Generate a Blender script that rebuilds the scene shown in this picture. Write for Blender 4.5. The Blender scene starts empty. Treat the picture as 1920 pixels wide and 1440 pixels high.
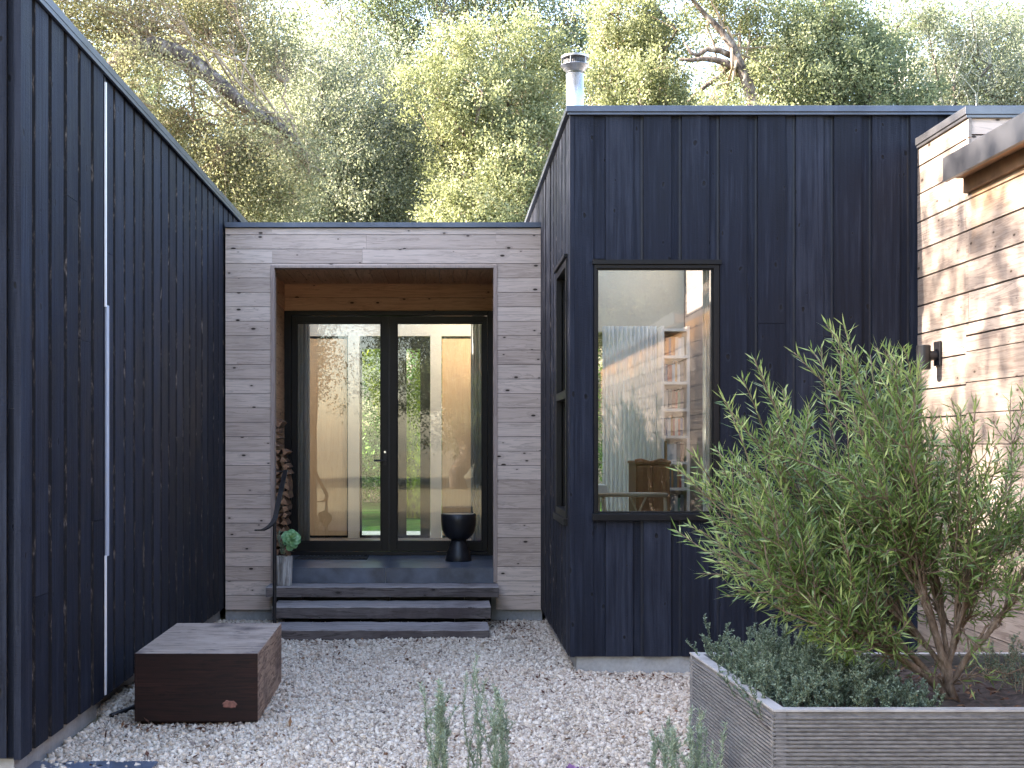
import bpy, math, random
import numpy as np
from mathutils import Vector, Matrix

random.seed(7)
R = np.random.default_rng(7)
scene = bpy.context.scene
COL = scene.collection

# ------------------------------------------------------------------ camera, sky, sun, exposure
FPX = 2400.0
HX, HY, EYE = 832.0, 832.0, 1.64
cam_d = bpy.data.cameras.new("camera")
cam_d.sensor_width = 36.0
cam_d.lens = 36.0 * FPX / 1920.0
cam_d.shift_x = (960 - HX) / 1920.0
cam_d.shift_y = (HY - 720) / 1920.0
cam_d.clip_start = 0.05
cam_d.clip_end = 1000
cam = bpy.data.objects.new("camera", cam_d)
cam.location = (0, 0, EYE)
cam.rotation_euler = (math.radians(90), 0, 0)
COL.objects.link(cam)
scene.camera = cam

SUN_DIR = Vector((-0.95, 0.045, 0.0)).normalized()
SUN_EL = math.radians(30)
world = bpy.data.worlds.new("World")
scene.world = world
world.use_nodes = True
wn = world.node_tree
sky = wn.nodes.new("ShaderNodeTexSky")
sky.sky_type = 'NISHITA'
sky.sun_disc = False
sky.sun_elevation = SUN_EL
sky.sun_rotation = math.atan2(SUN_DIR.x, SUN_DIR.y)
sky.air_density = 1.0
sky.dust_density = 1.5
sky.ozone_density = 1.0
bg = wn.nodes["Background"]
wn.links.new(sky.outputs[0], bg.inputs[0])
bg.inputs[1].default_value = 0.15

sun_d = bpy.data.lights.new("sun", 'SUN')
sun_d.energy = 4.9
sun_d.angle = math.radians(0.5)
sun_d.color = (1.0, 0.93, 0.82)
sun = bpy.data.objects.new("sun", sun_d)
to_sun = Vector((SUN_DIR.x * math.cos(SUN_EL), SUN_DIR.y * math.cos(SUN_EL), math.sin(SUN_EL)))
sun.rotation_euler = (-to_sun).to_track_quat('-Z', 'Y').to_euler()
sun.location = (-30, 10, 30)
COL.objects.link(sun)

vs = scene.view_settings
vs.view_transform = 'Standard'
vs.look = 'None'
vs.gamma = 1
vs.exposure = 3.2
vs.use_white_balance = True
vs.white_balance_temperature = 7050
vs.white_balance_tint = 15
cy = scene.cycles
cy.max_bounces = 8
cy.diffuse_bounces = 4
cy.glossy_bounces = 4
cy.transmission_bounces = 6
cy.transparent_max_bounces = 12
cy.use_denoising = True
cy.sample_clamp_indirect = 6
cy.caustics_reflective = False
cy.caustics_refractive = False


def at(px, py, Y):
    s = FPX / Y
    return Vector(((px - HX) / s, Y, EYE - (py - HY) / s))


# ------------------------------------------------------------------ mesh helpers
OFF = {}


class MB:
    def __init__(self):
        self.v, self.f, self.m = [], [], []

    def quadface(self, idx, mi=0):
        self.f.append(tuple(idx)); self.m.append(mi)

    def box(self, x0, x1, y0, y1, z0, z1, mi=0, mz=None, mside=None):
        """mside: material of the two narrow sides facing +-x or +-y given as dict {'x':i,'y':i,'z':i}"""
        if x1 < x0: x0, x1 = x1, x0
        if y1 < y0: y0, y1 = y1, y0
        if z1 < z0: z0, z1 = z1, z0
        b = len(self.v)
        self.v += [(x0, y0, z0), (x1, y0, z0), (x1, y1, z0), (x0, y1, z0), (x0, y0, z1), (x1, y0, z1), (x1, y1, z1), (x0, y1, z1)]
        ms = mside or {}
        for q, ax in (((3, 2, 1, 0), 'z'), ((4, 5, 6, 7), 'z'), ((0, 1, 5, 4), 'y'), ((2, 3, 7, 6), 'y'), ((1, 2, 6, 5), 'x'), ((3, 0, 4, 7), 'x')):
            self.quadface([b + i for i in q], ms.get(ax, mi))
        return self

    def obox(self, c, ax, ay, az, mi=0):
        """oriented box: centre and three half-axis vectors"""
        c = Vector(c); b = len(self.v)
        for sx, sy, sz in ((-1, -1, -1), (1, -1, -1), (1, 1, -1), (-1, 1, -1), (-1, -1, 1), (1, -1, 1), (1, 1, 1), (-1, 1, 1)):
            self.v.append(tuple(c + sx * ax + sy * ay + sz * az))
        for q in ((3, 2, 1, 0), (4, 5, 6, 7), (0, 1, 5, 4), (2, 3, 7, 6), (1, 2, 6, 5), (3, 0, 4, 7)):
            self.quadface([b + i for i in q], mi)
        return self

    def tube(self, pts, rad, n=8, mi=0, cap=True, flat=None):
        """tube along points; flat=(w,t,side) draws a flat bar"""
        pts = [Vector(p) for p in pts]
        if not hasattr(rad, '__len__'): rad = [rad] * len(pts)
        rings = []
        prev = None
        for i, p in enumerate(pts):
            d = (pts[min(i + 1, len(pts) - 1)] - pts[max(i - 1, 0)])
            if d.length < 1e-9: d = Vector((0, 0, 1))
            d.normalize()
            if prev is None:
                a = d.cross(Vector((0, 0, 1)) if abs(d.z) < 0.9 else Vector((1, 0, 0))).normalized()
            else:
                a = (prev - d * prev.dot(d))
                a = a.normalized() if a.length > 1e-6 else d.orthogonal().normalized()
            prev = a
            b = d.cross(a)
            r0 = len(self.v)
            for k in range(n):
                t = 2 * math.pi * k / n
                self.v.append(tuple(p + (a * math.cos(t) + b * math.sin(t)) * rad[i]))
            rings.append(r0)
        for i in range(len(rings) - 1):
            for k in range(n):
                k2 = (k + 1) % n
                self.quadface((rings[i] + k, rings[i] + k2, rings[i + 1] + k2, rings[i + 1] + k), mi)
        if cap:
            self.quadface([rings[0] + k for k in reversed(range(n))], mi)
            self.quadface([rings[-1] + k for k in range(n)], mi)
        return self

    def lathe(self, prof, cx, cy_, n=32, mi=0, jitter=None):
        rings = []
        for r, z in prof:
            r0 = len(self.v)
            for k in range(n):
                t = 2 * math.pi * k / n
                rr = r * (jitter(t, z) if jitter else 1)
                self.v.append((cx + rr * math.cos(t), cy_ + rr * math.sin(t), z))
            rings.append(r0)
        for i in range(len(rings) - 1):
            for k in range(n):
                k2 = (k + 1) % n
                self.quadface((rings[i] + k, rings[i] + k2, rings[i + 1] + k2, rings[i + 1] + k), mi)
        self.quadface([rings[0] + k for k in reversed(range(n))], mi)
        self.quadface([rings[-1] + k for k in range(n)], mi)
        return self

    def build(self, name, mats, parent=None, bevel=0, smooth=False, origin=None):
        off = OFF.get(parent.name, Vector((0, 0, 0))) if parent else (Vector(origin) if origin is not None else Vector((0, 0, 0)))
        me = bpy.data.meshes.new(name)
        me.from_pydata([tuple(Vector(p) - off) for p in self.v], [], self.f)
        if not isinstance(mats, (list, tuple)): mats = [mats]
        for m in mats: me.materials.append(m)
        if len(mats) > 1: me.polygons.foreach_set("material_index", self.m)
        if smooth: me.polygons.foreach_set("use_smooth", [True] * len(me.polygons))
        me.update()
        o = bpy.data.objects.new(name, me)
        COL.objects.link(o)
        if parent:
            o.parent = parent
        elif origin is not None:
            o.location = off
        OFF[o.name] = off
        if bevel:
            md = o.modifiers.new("bevel", 'BEVEL')
            md.width = bevel; md.segments = 2; md.limit_method = 'ANGLE'
        return o


def np_mesh(name, V, F, mats, parent=None, attr=None, origin=None, smooth=False):
    off = OFF.get(parent.name, Vector((0, 0, 0))) if parent else (Vector(origin) if origin is not None else Vector((0, 0, 0)))
    V = np.asarray(V, dtype=np.float64) - np.array(off)
    me = bpy.data.meshes.new(name)
    F = np.asarray(F, dtype=np.int32)
    nf, k = F.shape
    me.vertices.add(len(V)); me.vertices.foreach_set("co", V.astype(np.float32).ravel())
    me.loops.add(nf * k); me.loops.foreach_set("vertex_index", F.ravel())
    me.polygons.add(nf); me.polygons.foreach_set("loop_start", np.arange(0, nf * k, k, dtype=np.int32))
    if attr is not None:
        a = me.attributes.new("tint", 'FLOAT', 'FACE')
        a.data.foreach_set("value", np.asarray(attr, dtype=np.float32))
    for m in (mats if isinstance(mats, (list, tuple)) else [mats]): me.materials.append(m)
    if smooth: me.polygons.foreach_set("use_smooth", np.ones(nf, dtype=bool))
    me.update(calc_edges=True)
    me.validate()
    o = bpy.data.objects.new(name, me)
    COL.objects.link(o)
    if parent: o.parent = parent
    elif origin is not None: o.location = off
    OFF[o.name] = off
    return o


def tag(o, label=None, cat=None, group=None, kind=None):
    if label: o['label'] = label
    if cat: o['category'] = cat
    if group: o['group'] = group
    if kind: o['kind'] = kind
    return o


def thing(name, loc, label, cat, group=None):
    o = bpy.data.objects.new(name, None)
    o.empty_display_size = 0.1
    o.location = loc
    COL.objects.link(o)
    OFF[o.name] = Vector(loc)
    return tag(o, label, cat, group)


def copy_tree(o, parent=None):
    c = o.copy(); COL.objects.link(c); c.parent = parent
    OFF[c.name] = OFF.get(o.name, Vector((0, 0, 0)))
    for ch in list(o.children): copy_tree(ch, c)
    return c


# ------------------------------------------------------------------ materials
class NT:
    def __init__(self, name):
        self.m = bpy.data.materials.new(name)
        self.m.use_nodes = True
        self.t = self.m.node_tree
        self.b = self.t.nodes["Principled BSDF"]
        self.out = self.t.nodes["Material Output"]

    def n(self, typ, ins=None, **props):
        nd = self.t.nodes.new("ShaderNode" + typ)
        for k, v in props.items(): setattr(nd, k, v)
        for k, v in (ins or {}).items():
            if hasattr(v, 'is_output'): self.t.links.new(v, nd.inputs[k])
            else: nd.inputs[k].default_value = v
        return nd

    def set(self, key, v):
        if hasattr(v, 'is_output'): self.t.links.new(v, self.b.inputs[key])
        else: self.b.inputs[key].default_value = v

    def math(self, op, a, b=0.0, c=0.0, clamp=False):
        nd = self.n("Math", {0: a, 1: b, 2: c}, operation=op, use_clamp=clamp)
        return nd.outputs[0]

    def mix(self, f, a, b, blend='MIX'):
        nd = self.n("MixRGB", {0: f, 1: a, 2: b}, blend_type=blend)
        return nd.outputs[0]

    def ramp(self, f, stops):
        nd = self.n("ValToRGB", {0: f})
        cr = nd.color_ramp
        while len(cr.elements) < len(stops): cr.elements.new(0.5)
        for e, (p, c) in zip(cr.elements, stops):
            e.position = p
            e.color = (c, c, c, 1) if not hasattr(c, '__len__') else (*c, 1)
        return nd.outputs[0]

    def bump(self, h, strength=0.3, dist=0.01):
        nd = self.n("Bump", {'Height': h, 'Strength': strength, 'Distance': dist})
        self.t.links.new(nd.outputs[0], self.b.inputs['Normal'])

    def coords(self, scale=(1, 1, 1), island=False, kick=37.0):
        tc = self.n("TexCoord").outputs['Object']
        if island:
            g = self.n("NewGeometry").outputs['Random Per Island']
            off = self.n("VectorMath", {0: (kick, kick * 1.7, kick * 0.6), 'Scale': g}, operation='SCALE').outputs[0]
            tc = self.n("VectorMath", {0: tc, 1: off}, operation='ADD').outputs[0]
        return self.n("VectorMath", {0: tc, 1: scale}, operation='MULTIPLY').outputs[0]

    def coords2(self, along, sa, sb, island=True, kick=37.0):
        tc = self.n("TexCoord").outputs['Object']
        if island:
            g = self.n("NewGeometry").outputs['Random Per Island']
            off = self.n("VectorMath", {0: (kick, kick * 1.7, kick * 0.6), 'Scale': g}, operation='SCALE').outputs[0]
            tc = self.n("VectorMath", {0: tc, 1: off}, operation='ADD').outputs[0]
        sp = self.n("SeparateXYZ", {0: tc}).outputs
        i = {'x': 0, 'y': 1, 'z': 2}[along]
        oth = [sp[k] for k in range(3) if k != i]
        b = self.math('ADD', oth[0], oth[1])
        return self.n("CombineXYZ", {0: self.math('MULTIPLY', sp[i], sa), 1: self.math('MULTIPLY', b, sb)}).outputs[0]

    def noise(self, vec, scale=5.0, detail=3.0, rough=0.55, dist=0.0):
        return self.n("TexNoise", {'Vector': vec, 'Scale': scale, 'Detail': detail, 'Roughness': rough, 'Distortion': dist}).outputs[0]

    def island(self):
        return self.n("NewGeometry").outputs['Random Per Island']


def c4(c): return (c[0], c[1], c[2], 1.0)


def simple(name, col, rough=0.6, metal=0.0, noise_amt=0.12, nscale=8.0, bump=0.0, spec=0.5, bscale=60.0):
    t = NT(name)
    v = t.coords()
    n1 = t.noise(v, nscale, 5)
    lo = tuple(c * (1 - noise_amt * 1.6) for c in col); hi = tuple(min(1, c * (1 + noise_amt * 1.6)) for c in col)
    t.set('Base Color', t.ramp(n1, [(0.3, lo), (0.7, hi)]))
    t.set('Roughness', rough); t.set('Metallic', metal); t.set('Specular IOR Level', spec)
    if bump: t.bump(t.noise(v, bscale, 4), bump, 0.004)
    return t.m


def charred(name, axis='z', face='y'):
    """charred black siding, grain running along z"""
    t = NT(name)
    v = t.coords((38, 38, 1.3), True)
    g = t.noise(v, 1.0, 6, 0.65, 0.3)
    v2 = t.coords((50, 50, 150), True)
    scale = t.noise(v2, 1.0, 3, 0.6)
    v3 = t.coords((5, 5, 2.2), True)
    patch = t.noise(v3, 1.0, 4, 0.6)
    kw = t.n('VectorMath', {0: t.n('TexNoise', {'Vector': t.coords((30, 30, 18), True), 'Scale': 1.0, 'Detail': 2.0}).outputs['Color'], 'Scale': 0.09}, operation='SCALE').outputs[0]
    vk = t.n("TexVoronoi", {'Vector': t.n('VectorMath', {0: t.coords2('z', 3.1, 5.2), 1: kw}, operation='ADD').outputs[0], 'Scale': 1.0}, voronoi_dimensions='2D')
    kn = t.math('DIVIDE', vk.outputs['Distance'], t.math('ADD', t.math('MULTIPLY', t.n('SeparateColor', {0: vk.outputs['Color']}).outputs[0], 1.1), 0.25))
    knot = t.ramp(kn, [(0.030, 1.0), (0.055, 0.0)])
    ringk = t.ramp(kn, [(0.045, 0.0), (0.062, 0.22), (0.10, 0.0)])
    isl = t.island()
    tone = t.math('ADD', t.math('MULTIPLY', g, 0.65), t.math('MULTIPLY', isl, 0.16))
    tone = t.math('ADD', tone, t.math('MULTIPLY', patch, 0.34))
    col = t.ramp(tone, [(0.30, (0.0024, 0.0034, 0.0075)), (0.56, (0.0082, 0.0108, 0.0205)), (0.86, (0.033, 0.039, 0.058))])
    # pale scratches
    sc = t.ramp(t.noise(t.coords((60, 60, 5), True), 1.0, 5, 0.7), [(0.74, 0.0), (0.80, 0.55)])
    col = t.mix(t.math('MULTIPLY', sc, 0.35), col, (0.10, 0.11, 0.13, 1))
    col = t.mix(ringk, col, (0.035, 0.040, 0.058, 1))
    col = t.mix(knot, col, (0.006, 0.006, 0.008, 1))
    t.set('Base Color', col)
    t.set('Roughness', t.ramp(patch, [(0.3, 0.55), (0.7, 0.72)]))
    t.set('Specular IOR Level', 0.18)
    h = t.math('ADD', t.math('MULTIPLY', g, 1.0), t.math('MULTIPLY', scale, 0.55))
    h = t.math('ADD', h, t.math('MULTIPLY', knot, -0.8))
    t.bump(h, 0.9, 0.005)
    return t.m


def raw_edge(name):
    """board edges: char flaked off to bare tan wood in streaks"""
    t = NT(name)
    n = t.noise(t.coords((45, 45, 8), True), 1.0, 6, 0.75)
    col = t.ramp(n, [(0.53, (0.008, 0.008, 0.011)), (0.60, (0.07, 0.055, 0.048)), (0.70, (0.32, 0.27, 0.235))])
    t.set('Base Color', col); t.set('Roughness', 0.8)
    return t.m


def cedar(name, along='x', cols=None, dark=(0.12, 0.085, 0.07), knots=1.0, rough=0.72, streak=0.5, stain=0.0, eave=0):
    """horizontal cedar board grain. along: axis the boards run along; vertical axis z"""
    cols = cols or [(0.45, 0.345, 0.285), (0.59, 0.46, 0.385), (0.71, 0.57, 0.485)]
    t = NT(name)
    ax = {'x': 0, 'y': 1, 'z': 2}[along]
    def sc(a, b):
        s = [b, b, b]; s[ax] = a; return tuple(s)
    kn = t.n("TexVoronoi", {'Vector': t.coords2(along, 3.4, 7.5), 'Scale': 1.0}, voronoi_dimensions='2D')
    kd = kn.outputs['Distance']
    sel = t.n("SeparateColor", {0: kn.outputs['Color']}).outputs[0]
    rad = t.math('MULTIPLY', t.math('SUBTRACT', sel, 0.25), 0.125, clamp=False)
    rad = t.math('MAXIMUM', rad, 0.0001)
    rel = t.math('DIVIDE', kd, rad)
    knot = t.math('MULTIPLY', t.ramp(rel, [(0.65, 1.0), (1.0, 0.0)]), knots)
    halo = t.math('MULTIPLY', t.ramp(t.math('MULTIPLY', rel, 0.3), [(0.2, 1.0), (0.85, 0.0)]), knots)
    vg = t.coords(sc(0.9, 15), True)
    swirl = t.n("VectorMath", {0: (1.5, 1.5, 1.5), 'Scale': halo}, operation='SCALE').outputs[0]
    vg = t.n("VectorMath", {0: vg, 1: swirl}, operation='ADD').outputs[0]
    g = t.noise(vg, 1.0, 7, 0.62, 0.6)
    fine = t.noise(t.coords(sc(6, 240), True), 1.0, 3, 0.6)
    lines = t.ramp(t.math('FRACT', t.math('MULTIPLY', g, 7.0)), [(0.0, 0.0), (0.55, 0.15), (0.9, 1.0), (1.0, 0.0)])
    blotch = t.noise(t.coords(sc(1.6, 3.0), True), 1.0, 4, 0.6)
    isl = t.island()
    tone = t.math('ADD', t.math('MULTIPLY', g, 0.35), t.math('MULTIPLY', isl, 0.34))
    tone = t.math('ADD', tone, t.math('MULTIPLY', blotch, 0.42))
    tone = t.math('ADD', tone, t.math('MULTIPLY', t.math('SUBTRACT', fine, 0.5), 0.6))
    col = t.ramp(tone, [(0.30, cols[0]), (0.55, cols[1]), (0.8, cols[2])])
    col = t.mix(t.math('MULTIPLY', lines, min(0.95, 0.36 * streak * 2)), col, c4(dark))
    col = t.mix(t.math('MULTIPLY', halo, 0.35), col, c4(tuple(c * 0.6 for c in cols[0])))
    col = t.mix(knot, col, c4((dark[0] * 0.35, dark[1] * 0.32, dark[2] * 0.3)))
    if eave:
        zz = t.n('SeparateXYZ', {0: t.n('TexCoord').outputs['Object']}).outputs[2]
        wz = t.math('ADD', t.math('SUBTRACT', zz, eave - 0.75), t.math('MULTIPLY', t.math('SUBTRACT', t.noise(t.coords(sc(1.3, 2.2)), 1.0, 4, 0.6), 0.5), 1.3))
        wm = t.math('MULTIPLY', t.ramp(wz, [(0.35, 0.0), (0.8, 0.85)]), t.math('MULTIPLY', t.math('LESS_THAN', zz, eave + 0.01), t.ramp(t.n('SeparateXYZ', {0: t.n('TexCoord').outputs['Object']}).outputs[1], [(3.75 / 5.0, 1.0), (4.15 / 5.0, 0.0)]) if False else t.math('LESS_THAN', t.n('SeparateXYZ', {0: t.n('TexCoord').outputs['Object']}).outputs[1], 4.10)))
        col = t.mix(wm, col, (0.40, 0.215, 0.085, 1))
    if stain:
        s = t.ramp(t.noise(t.coords(sc(2.2, 1.6)), 1.0, 5, 0.65), [(0.52, 0.0), (0.68, stain)])
        col = t.mix(s, col, (0.075, 0.055, 0.055, 1))
    t.set('Base Color', col); t.set('Roughness', rough); t.set('Specular IOR Level', 0.25)
    t.bump(t.math('ADD', t.math('MULTIPLY', g, 0.6), t.math('MULTIPLY', fine, 0.5)), 0.25, 0.003)
    return t.m


def concrete(name, col=(0.40, 0.39, 0.38)):
    t = NT(name)
    v = t.coords()
    a = t.noise(v, 3.0, 6, 0.65); b = t.noise(v, 40.0, 4)
    c = t.ramp(t.math('ADD', t.math('MULTIPLY', a, 0.7), t.math('MULTIPLY', b, 0.3)), [(0.35, tuple(x * 0.62 for x in col)), (0.65, col)])
    t.set('Base Color', c); t.set('Roughness', 0.85); t.set('Specular IOR Level', 0.3)
    t.bump(b, 0.3, 0.004)
    return t.m


def leafmat(name, dark, mid, light, trans=0.35, rough=0.5, spec=0.35):
    t = NT(name)
    a = t.n("Attribute", attribute_name="tint").outputs['Fac']
    col = t.ramp(a, [(0.0, dark), (0.5, mid), (1.0, light)])
    t.set('Base Color', col); t.set('Roughness', rough); t.set('Specular IOR Level', spec)
    tr = t.n("BsdfTranslucent", {'Color': t.mix(0.22, col, (0.5, 0.55, 0.16, 1), 'OVERLAY')})
    mx = t.n("MixShader", {0: trans, 1: t.b.outputs[0], 2: tr.outputs[0]})
    t.t.links.new(mx.outputs[0], t.out.inputs[0])
    return t.m


def glassmat(name, ior=1.75, tint=(0.93, 0.96, 0.95), wav=0.012):
    t = NT(name)
    fr = t.n("Fresnel", {'IOR': ior})
    h = t.noise(t.coords((1.2, 1.2, 0.5)), 2.5, 1)
    bp = t.n("Bump", {'Height': h, 'Strength': wav, 'Distance': 0.05})
    gl = t.n("BsdfGlossy", {'Color': (1, 1, 1, 1), 'Roughness': 0.0, 'Normal': bp.outputs[0]})
    tp = t.n("BsdfTransparent", {'Color': c4(tint)})
    mx = t.n("MixShader", {0: fr.outputs[0], 1: tp.outputs[0], 2: gl.outputs[0]})
    t.t.links.new(mx.outputs[0], t.out.inputs[0])
    return t.m


def clothmat(name, col, trans=0.5, alpha=1.0):
    t = NT(name)
    n = t.noise(t.coords((60, 60, 8)), 1.0, 3)
    c = t.ramp(n, [(0.3, tuple(x * 0.85 for x in col)), (0.7, col)])
    t.set('Base Color', c); t.set('Roughness', 0.9)
    tr = t.n("BsdfTranslucent", {'Color': c})
    mx = t.n("MixShader", {0: trans, 1: t.b.outputs[0], 2: tr.outputs[0]})
    res = mx.outputs[0]
    if alpha < 1:
        tp = t.n("BsdfTransparent")
        res = t.n("MixShader", {0: alpha, 1: tp.outputs[0], 2: res}).outputs[0]
    t.t.links.new(res, t.out.inputs[0])
    return t.m


def barkmat(name, a, b, c, scale=7.0, moss=None):
    t = NT(name)
    v = t.coords((1, 1, 0.45))
    n = t.noise(v, scale, 7, 0.7, 0.4)
    p = t.noise(t.coords(), scale * 0.35, 4, 0.6)
    col = t.ramp(n, [(0.36, a), (0.52, b), (0.66, c)])
    if moss:
        col = t.mix(t.ramp(p, [(0.42, 0.0), (0.55, 1.0)]), col, c4(moss))
    t.set('Base Color', col); t.set('Roughness', 0.9); t.set('Specular IOR Level', 0.2)
    t.bump(n, 0.9, 0.03)
    return t.m


M = {}
M['char'] = charred("charred_black_wood")
M['edge'] = raw_edge("flaked_board_edge")
M['char_trim'] = simple("black_painted_trim", (0.008, 0.010, 0.018), 0.45, 0, 0.2, 14, 0.15)
M['cedar_x'] = cedar("weathered_cedar", 'x')
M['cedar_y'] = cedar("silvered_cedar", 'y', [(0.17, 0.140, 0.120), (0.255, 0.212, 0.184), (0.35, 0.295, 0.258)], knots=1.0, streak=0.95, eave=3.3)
M['cedar_jamb'] = cedar("cedar_edge_trim", 'z', [(0.30, 0.22, 0.19), (0.38, 0.29, 0.25), (0.44, 0.34, 0.29)], knots=0.2)
FRESH = [(0.44, 0.255, 0.145), (0.56, 0.335, 0.195), (0.66, 0.41, 0.25)]
M['fresh_x'] = cedar("fresh_cedar_boards", 'x', FRESH, (0.14, 0.055, 0.02))
M['fresh_y'] = cedar("fresh_cedar_lining", 'y', FRESH, (0.14, 0.055, 0.02))
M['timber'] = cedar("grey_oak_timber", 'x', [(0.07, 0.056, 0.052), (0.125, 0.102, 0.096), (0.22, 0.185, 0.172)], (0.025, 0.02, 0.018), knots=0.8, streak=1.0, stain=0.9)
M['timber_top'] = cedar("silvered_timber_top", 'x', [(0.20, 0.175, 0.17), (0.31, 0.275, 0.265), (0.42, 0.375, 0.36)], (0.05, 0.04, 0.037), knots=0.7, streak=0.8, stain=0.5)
M['bench_top'] = cedar("weathered_bench_top", 'x', [(0.30, 0.225, 0.175), (0.46, 0.355, 0.285), (0.60, 0.47, 0.385)], (0.05, 0.03, 0.022), knots=0.9, streak=1.0, stain=0.95)
M['bench_end'] = cedar("dark_oiled_bench_end", 'x', [(0.009, 0.0032, 0.003), (0.022, 0.0075, 0.006), (0.060, 0.021, 0.015)], (0.005, 0.003, 0.003), knots=0.3, rough=0.6, streak=1.1)
M['bench_side'] = cedar("brown_bench_side", 'y', [(0.24, 0.155, 0.11), (0.37, 0.265, 0.20), (0.50, 0.38, 0.30)], (0.06, 0.028, 0.018), knots=0.9, streak=1.3, stain=0.75)
M['concrete'] = concrete("foundation_concrete")
M['capmetal'] = simple("blue_grey_flashing", (0.10, 0.115, 0.15), 0.38, 0.6, 0.12, 5)
M['bronze'] = simple("brushed_dark_metal", (0.15, 0.152, 0.165), 0.34, 0.75, 0.1, 4)
M['ledger'] = simple("dark_eave_board", (0.16, 0.092, 0.052), 0.7, 0, 0.25, 6)
M['whitemetal'] = simple("white_enamelled_strip", (0.85, 0.84, 0.84), 0.4, 0, 0.04, 6)
M['greymetal'] = simple("grey_primed_strip", (0.42, 0.45, 0.52), 0.45, 0, 0.06, 6)
M['blackframe'] = simple("black_door_frame", (0.006, 0.006, 0.0075), 0.4, 0, 0.15, 10, spec=0.25)
M['blackmetal'] = simple("black_powder_coat", (0.014, 0.014, 0.017), 0.42, 0.2, 0.2, 14, 0.1)
M['dullsteel'] = simple("dull_steel_cap", (0.34, 0.345, 0.36), 0.4, 0.8, 0.12, 12)
M['steel'] = simple("stainless_flue", (0.74, 0.75, 0.77), 0.26, 0.95, 0.05, 3)
M['slate'] = simple("slate_tile", (0.075, 0.094, 0.132), 0.30, 0, 0.28, 5, 0.15)
M['grout'] = simple("pale_grout", (0.28, 0.28, 0.28), 0.9)
M['glass'] = glassmat("window_glass", 1.62)
M['door_glass'] = glassmat("door_glass", 1.55)
M['glass_far'] = glassmat("rear_glass", 1.3, wav=0.0)
M['plaster'] = simple("cream_plaster", (0.52, 0.47, 0.39), 0.8, 0, 0.03, 3)
M['roomwall'] = simple("beige_room_wall", (0.50, 0.44, 0.345), 0.8, 0, 0.03, 3)
M['whitewall'] = simple("white_wall", (0.76, 0.70, 0.60), 0.8, 0, 0.03, 3)
M['darkwall'] = simple("dark_reflection_backing", (0.10, 0.085, 0.08), 0.7, 0, 0.1, 4)
M['ply'] = cedar("honey_plywood", 'z', [(0.47, 0.315, 0.180), (0.53, 0.365, 0.215), (0.59, 0.415, 0.25)], (0.40, 0.21, 0.08), knots=0.0, streak=0.35, rough=0.5)
M['walnut'] = cedar("walnut_cabinet_wood", 'z', [(0.28, 0.12, 0.05), (0.36, 0.165, 0.07), (0.43, 0.21, 0.095)], (0.08, 0.03, 0.015), knots=0.0, rough=0.45)
M['chairwood'] = simple("pale_oak_chair", (0.64, 0.49, 0.33), 0.5, 0, 0.08, 10)
M['sheer'] = clothmat("sheer_curtain", (0.93, 0.91, 0.87), 0.55, 0.94)
M['greysheer'] = clothmat("grey_curtain", (0.36, 0.36, 0.36), 0.4, 0.92)
M['floorwood'] = simple("interior_floor", (0.24, 0.20, 0.17), 0.35, 0, 0.1, 4)
M['deck'] = simple("wet_grey_deck", (0.15, 0.17, 0.185), 0.25, 0, 0.12, 4)
M['rope'] = simple("coir_mat", (0.020, 0.019, 0.019), 0.95, 0, 0.4, 90, 0.8)
M['bark'] = barkmat("oak_bark", (0.035, 0.029, 0.026), (0.12, 0.097, 0.083), (0.30, 0.275, 0.25), 9)
M['twig'] = simple("tan_twig", (0.26, 0.20, 0.14), 0.9, 0, 0.2, 10)
M['lichen'] = simple("lichen_twig", (0.42, 0.43, 0.38), 0.95, 0, 0.15, 20)
M['mossbark'] = barkmat("mossy_bark", (0.05, 0.05, 0.02), (0.16, 0.20, 0.02), (0.30, 0.36, 0.03), 9)
M['shrubwood'] = barkmat("shrub_bark", (0.12, 0.085, 0.06), (0.22, 0.16, 0.12), (0.32, 0.25, 0.20), 30)
M['leaf_pale'] = leafmat("pale_oak_leaves", (0.10, 0.125, 0.060), (0.25, 0.275, 0.150), (0.50, 0.51, 0.34), 0.48)
M['leaf_mid'] = leafmat("green_oak_leaves", (0.080, 0.105, 0.062), (0.180, 0.220, 0.130), (0.37, 0.405, 0.25), 0.54)
M['leaf_grey'] = leafmat("grey_oak_leaves", (0.110, 0.132, 0.092), (0.235, 0.262, 0.190), (0.45, 0.465, 0.345), 0.54)
M['leaf_olive'] = leafmat("olive_oak_leaves", (0.125, 0.130, 0.072), (0.265, 0.268, 0.165), (0.48, 0.465, 0.325), 0.54)
M['leaf_shrub'] = leafmat("willow_leaves", (0.044, 0.090, 0.020), (0.155, 0.245, 0.066), (0.45, 0.52, 0.20), 0.36, 0.36, 0.6)
M['greenstem2'] = simple("dull_green_stem", (0.07, 0.085, 0.05), 0.8)
M['greenstem'] = simple("green_stem", (0.20, 0.25, 0.15), 0.8)
M['leaf_thyme'] = leafmat("thyme_leaves", (0.042, 0.074, 0.050), (0.105, 0.158, 0.110), (0.24, 0.31, 0.225), 0.2, 0.45, 0.5)
M['leaf_rosemary'] = leafmat("grey_green_needles", (0.13, 0.18, 0.13), (0.25, 0.32, 0.235), (0.40, 0.47, 0.36), 0.25)
M['leaf_moss'] = leafmat("bright_moss", (0.10, 0.14, 0.010), (0.22, 0.27, 0.015), (0.40, 0.42, 0.03), 0.3, 0.9, 0.1)
M['leaf_garden'] = leafmat("garden_leaves", (0.04, 0.085, 0.018), (0.10, 0.20, 0.038), (0.25, 0.40, 0.09), 0.4)
M['leaf_succ'] = leafmat("rosette_leaves", (0.05, 0.17, 0.05), (0.14, 0.34, 0.12), (0.36, 0.55, 0.28), 0.2, 0.4, 0.5)
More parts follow.
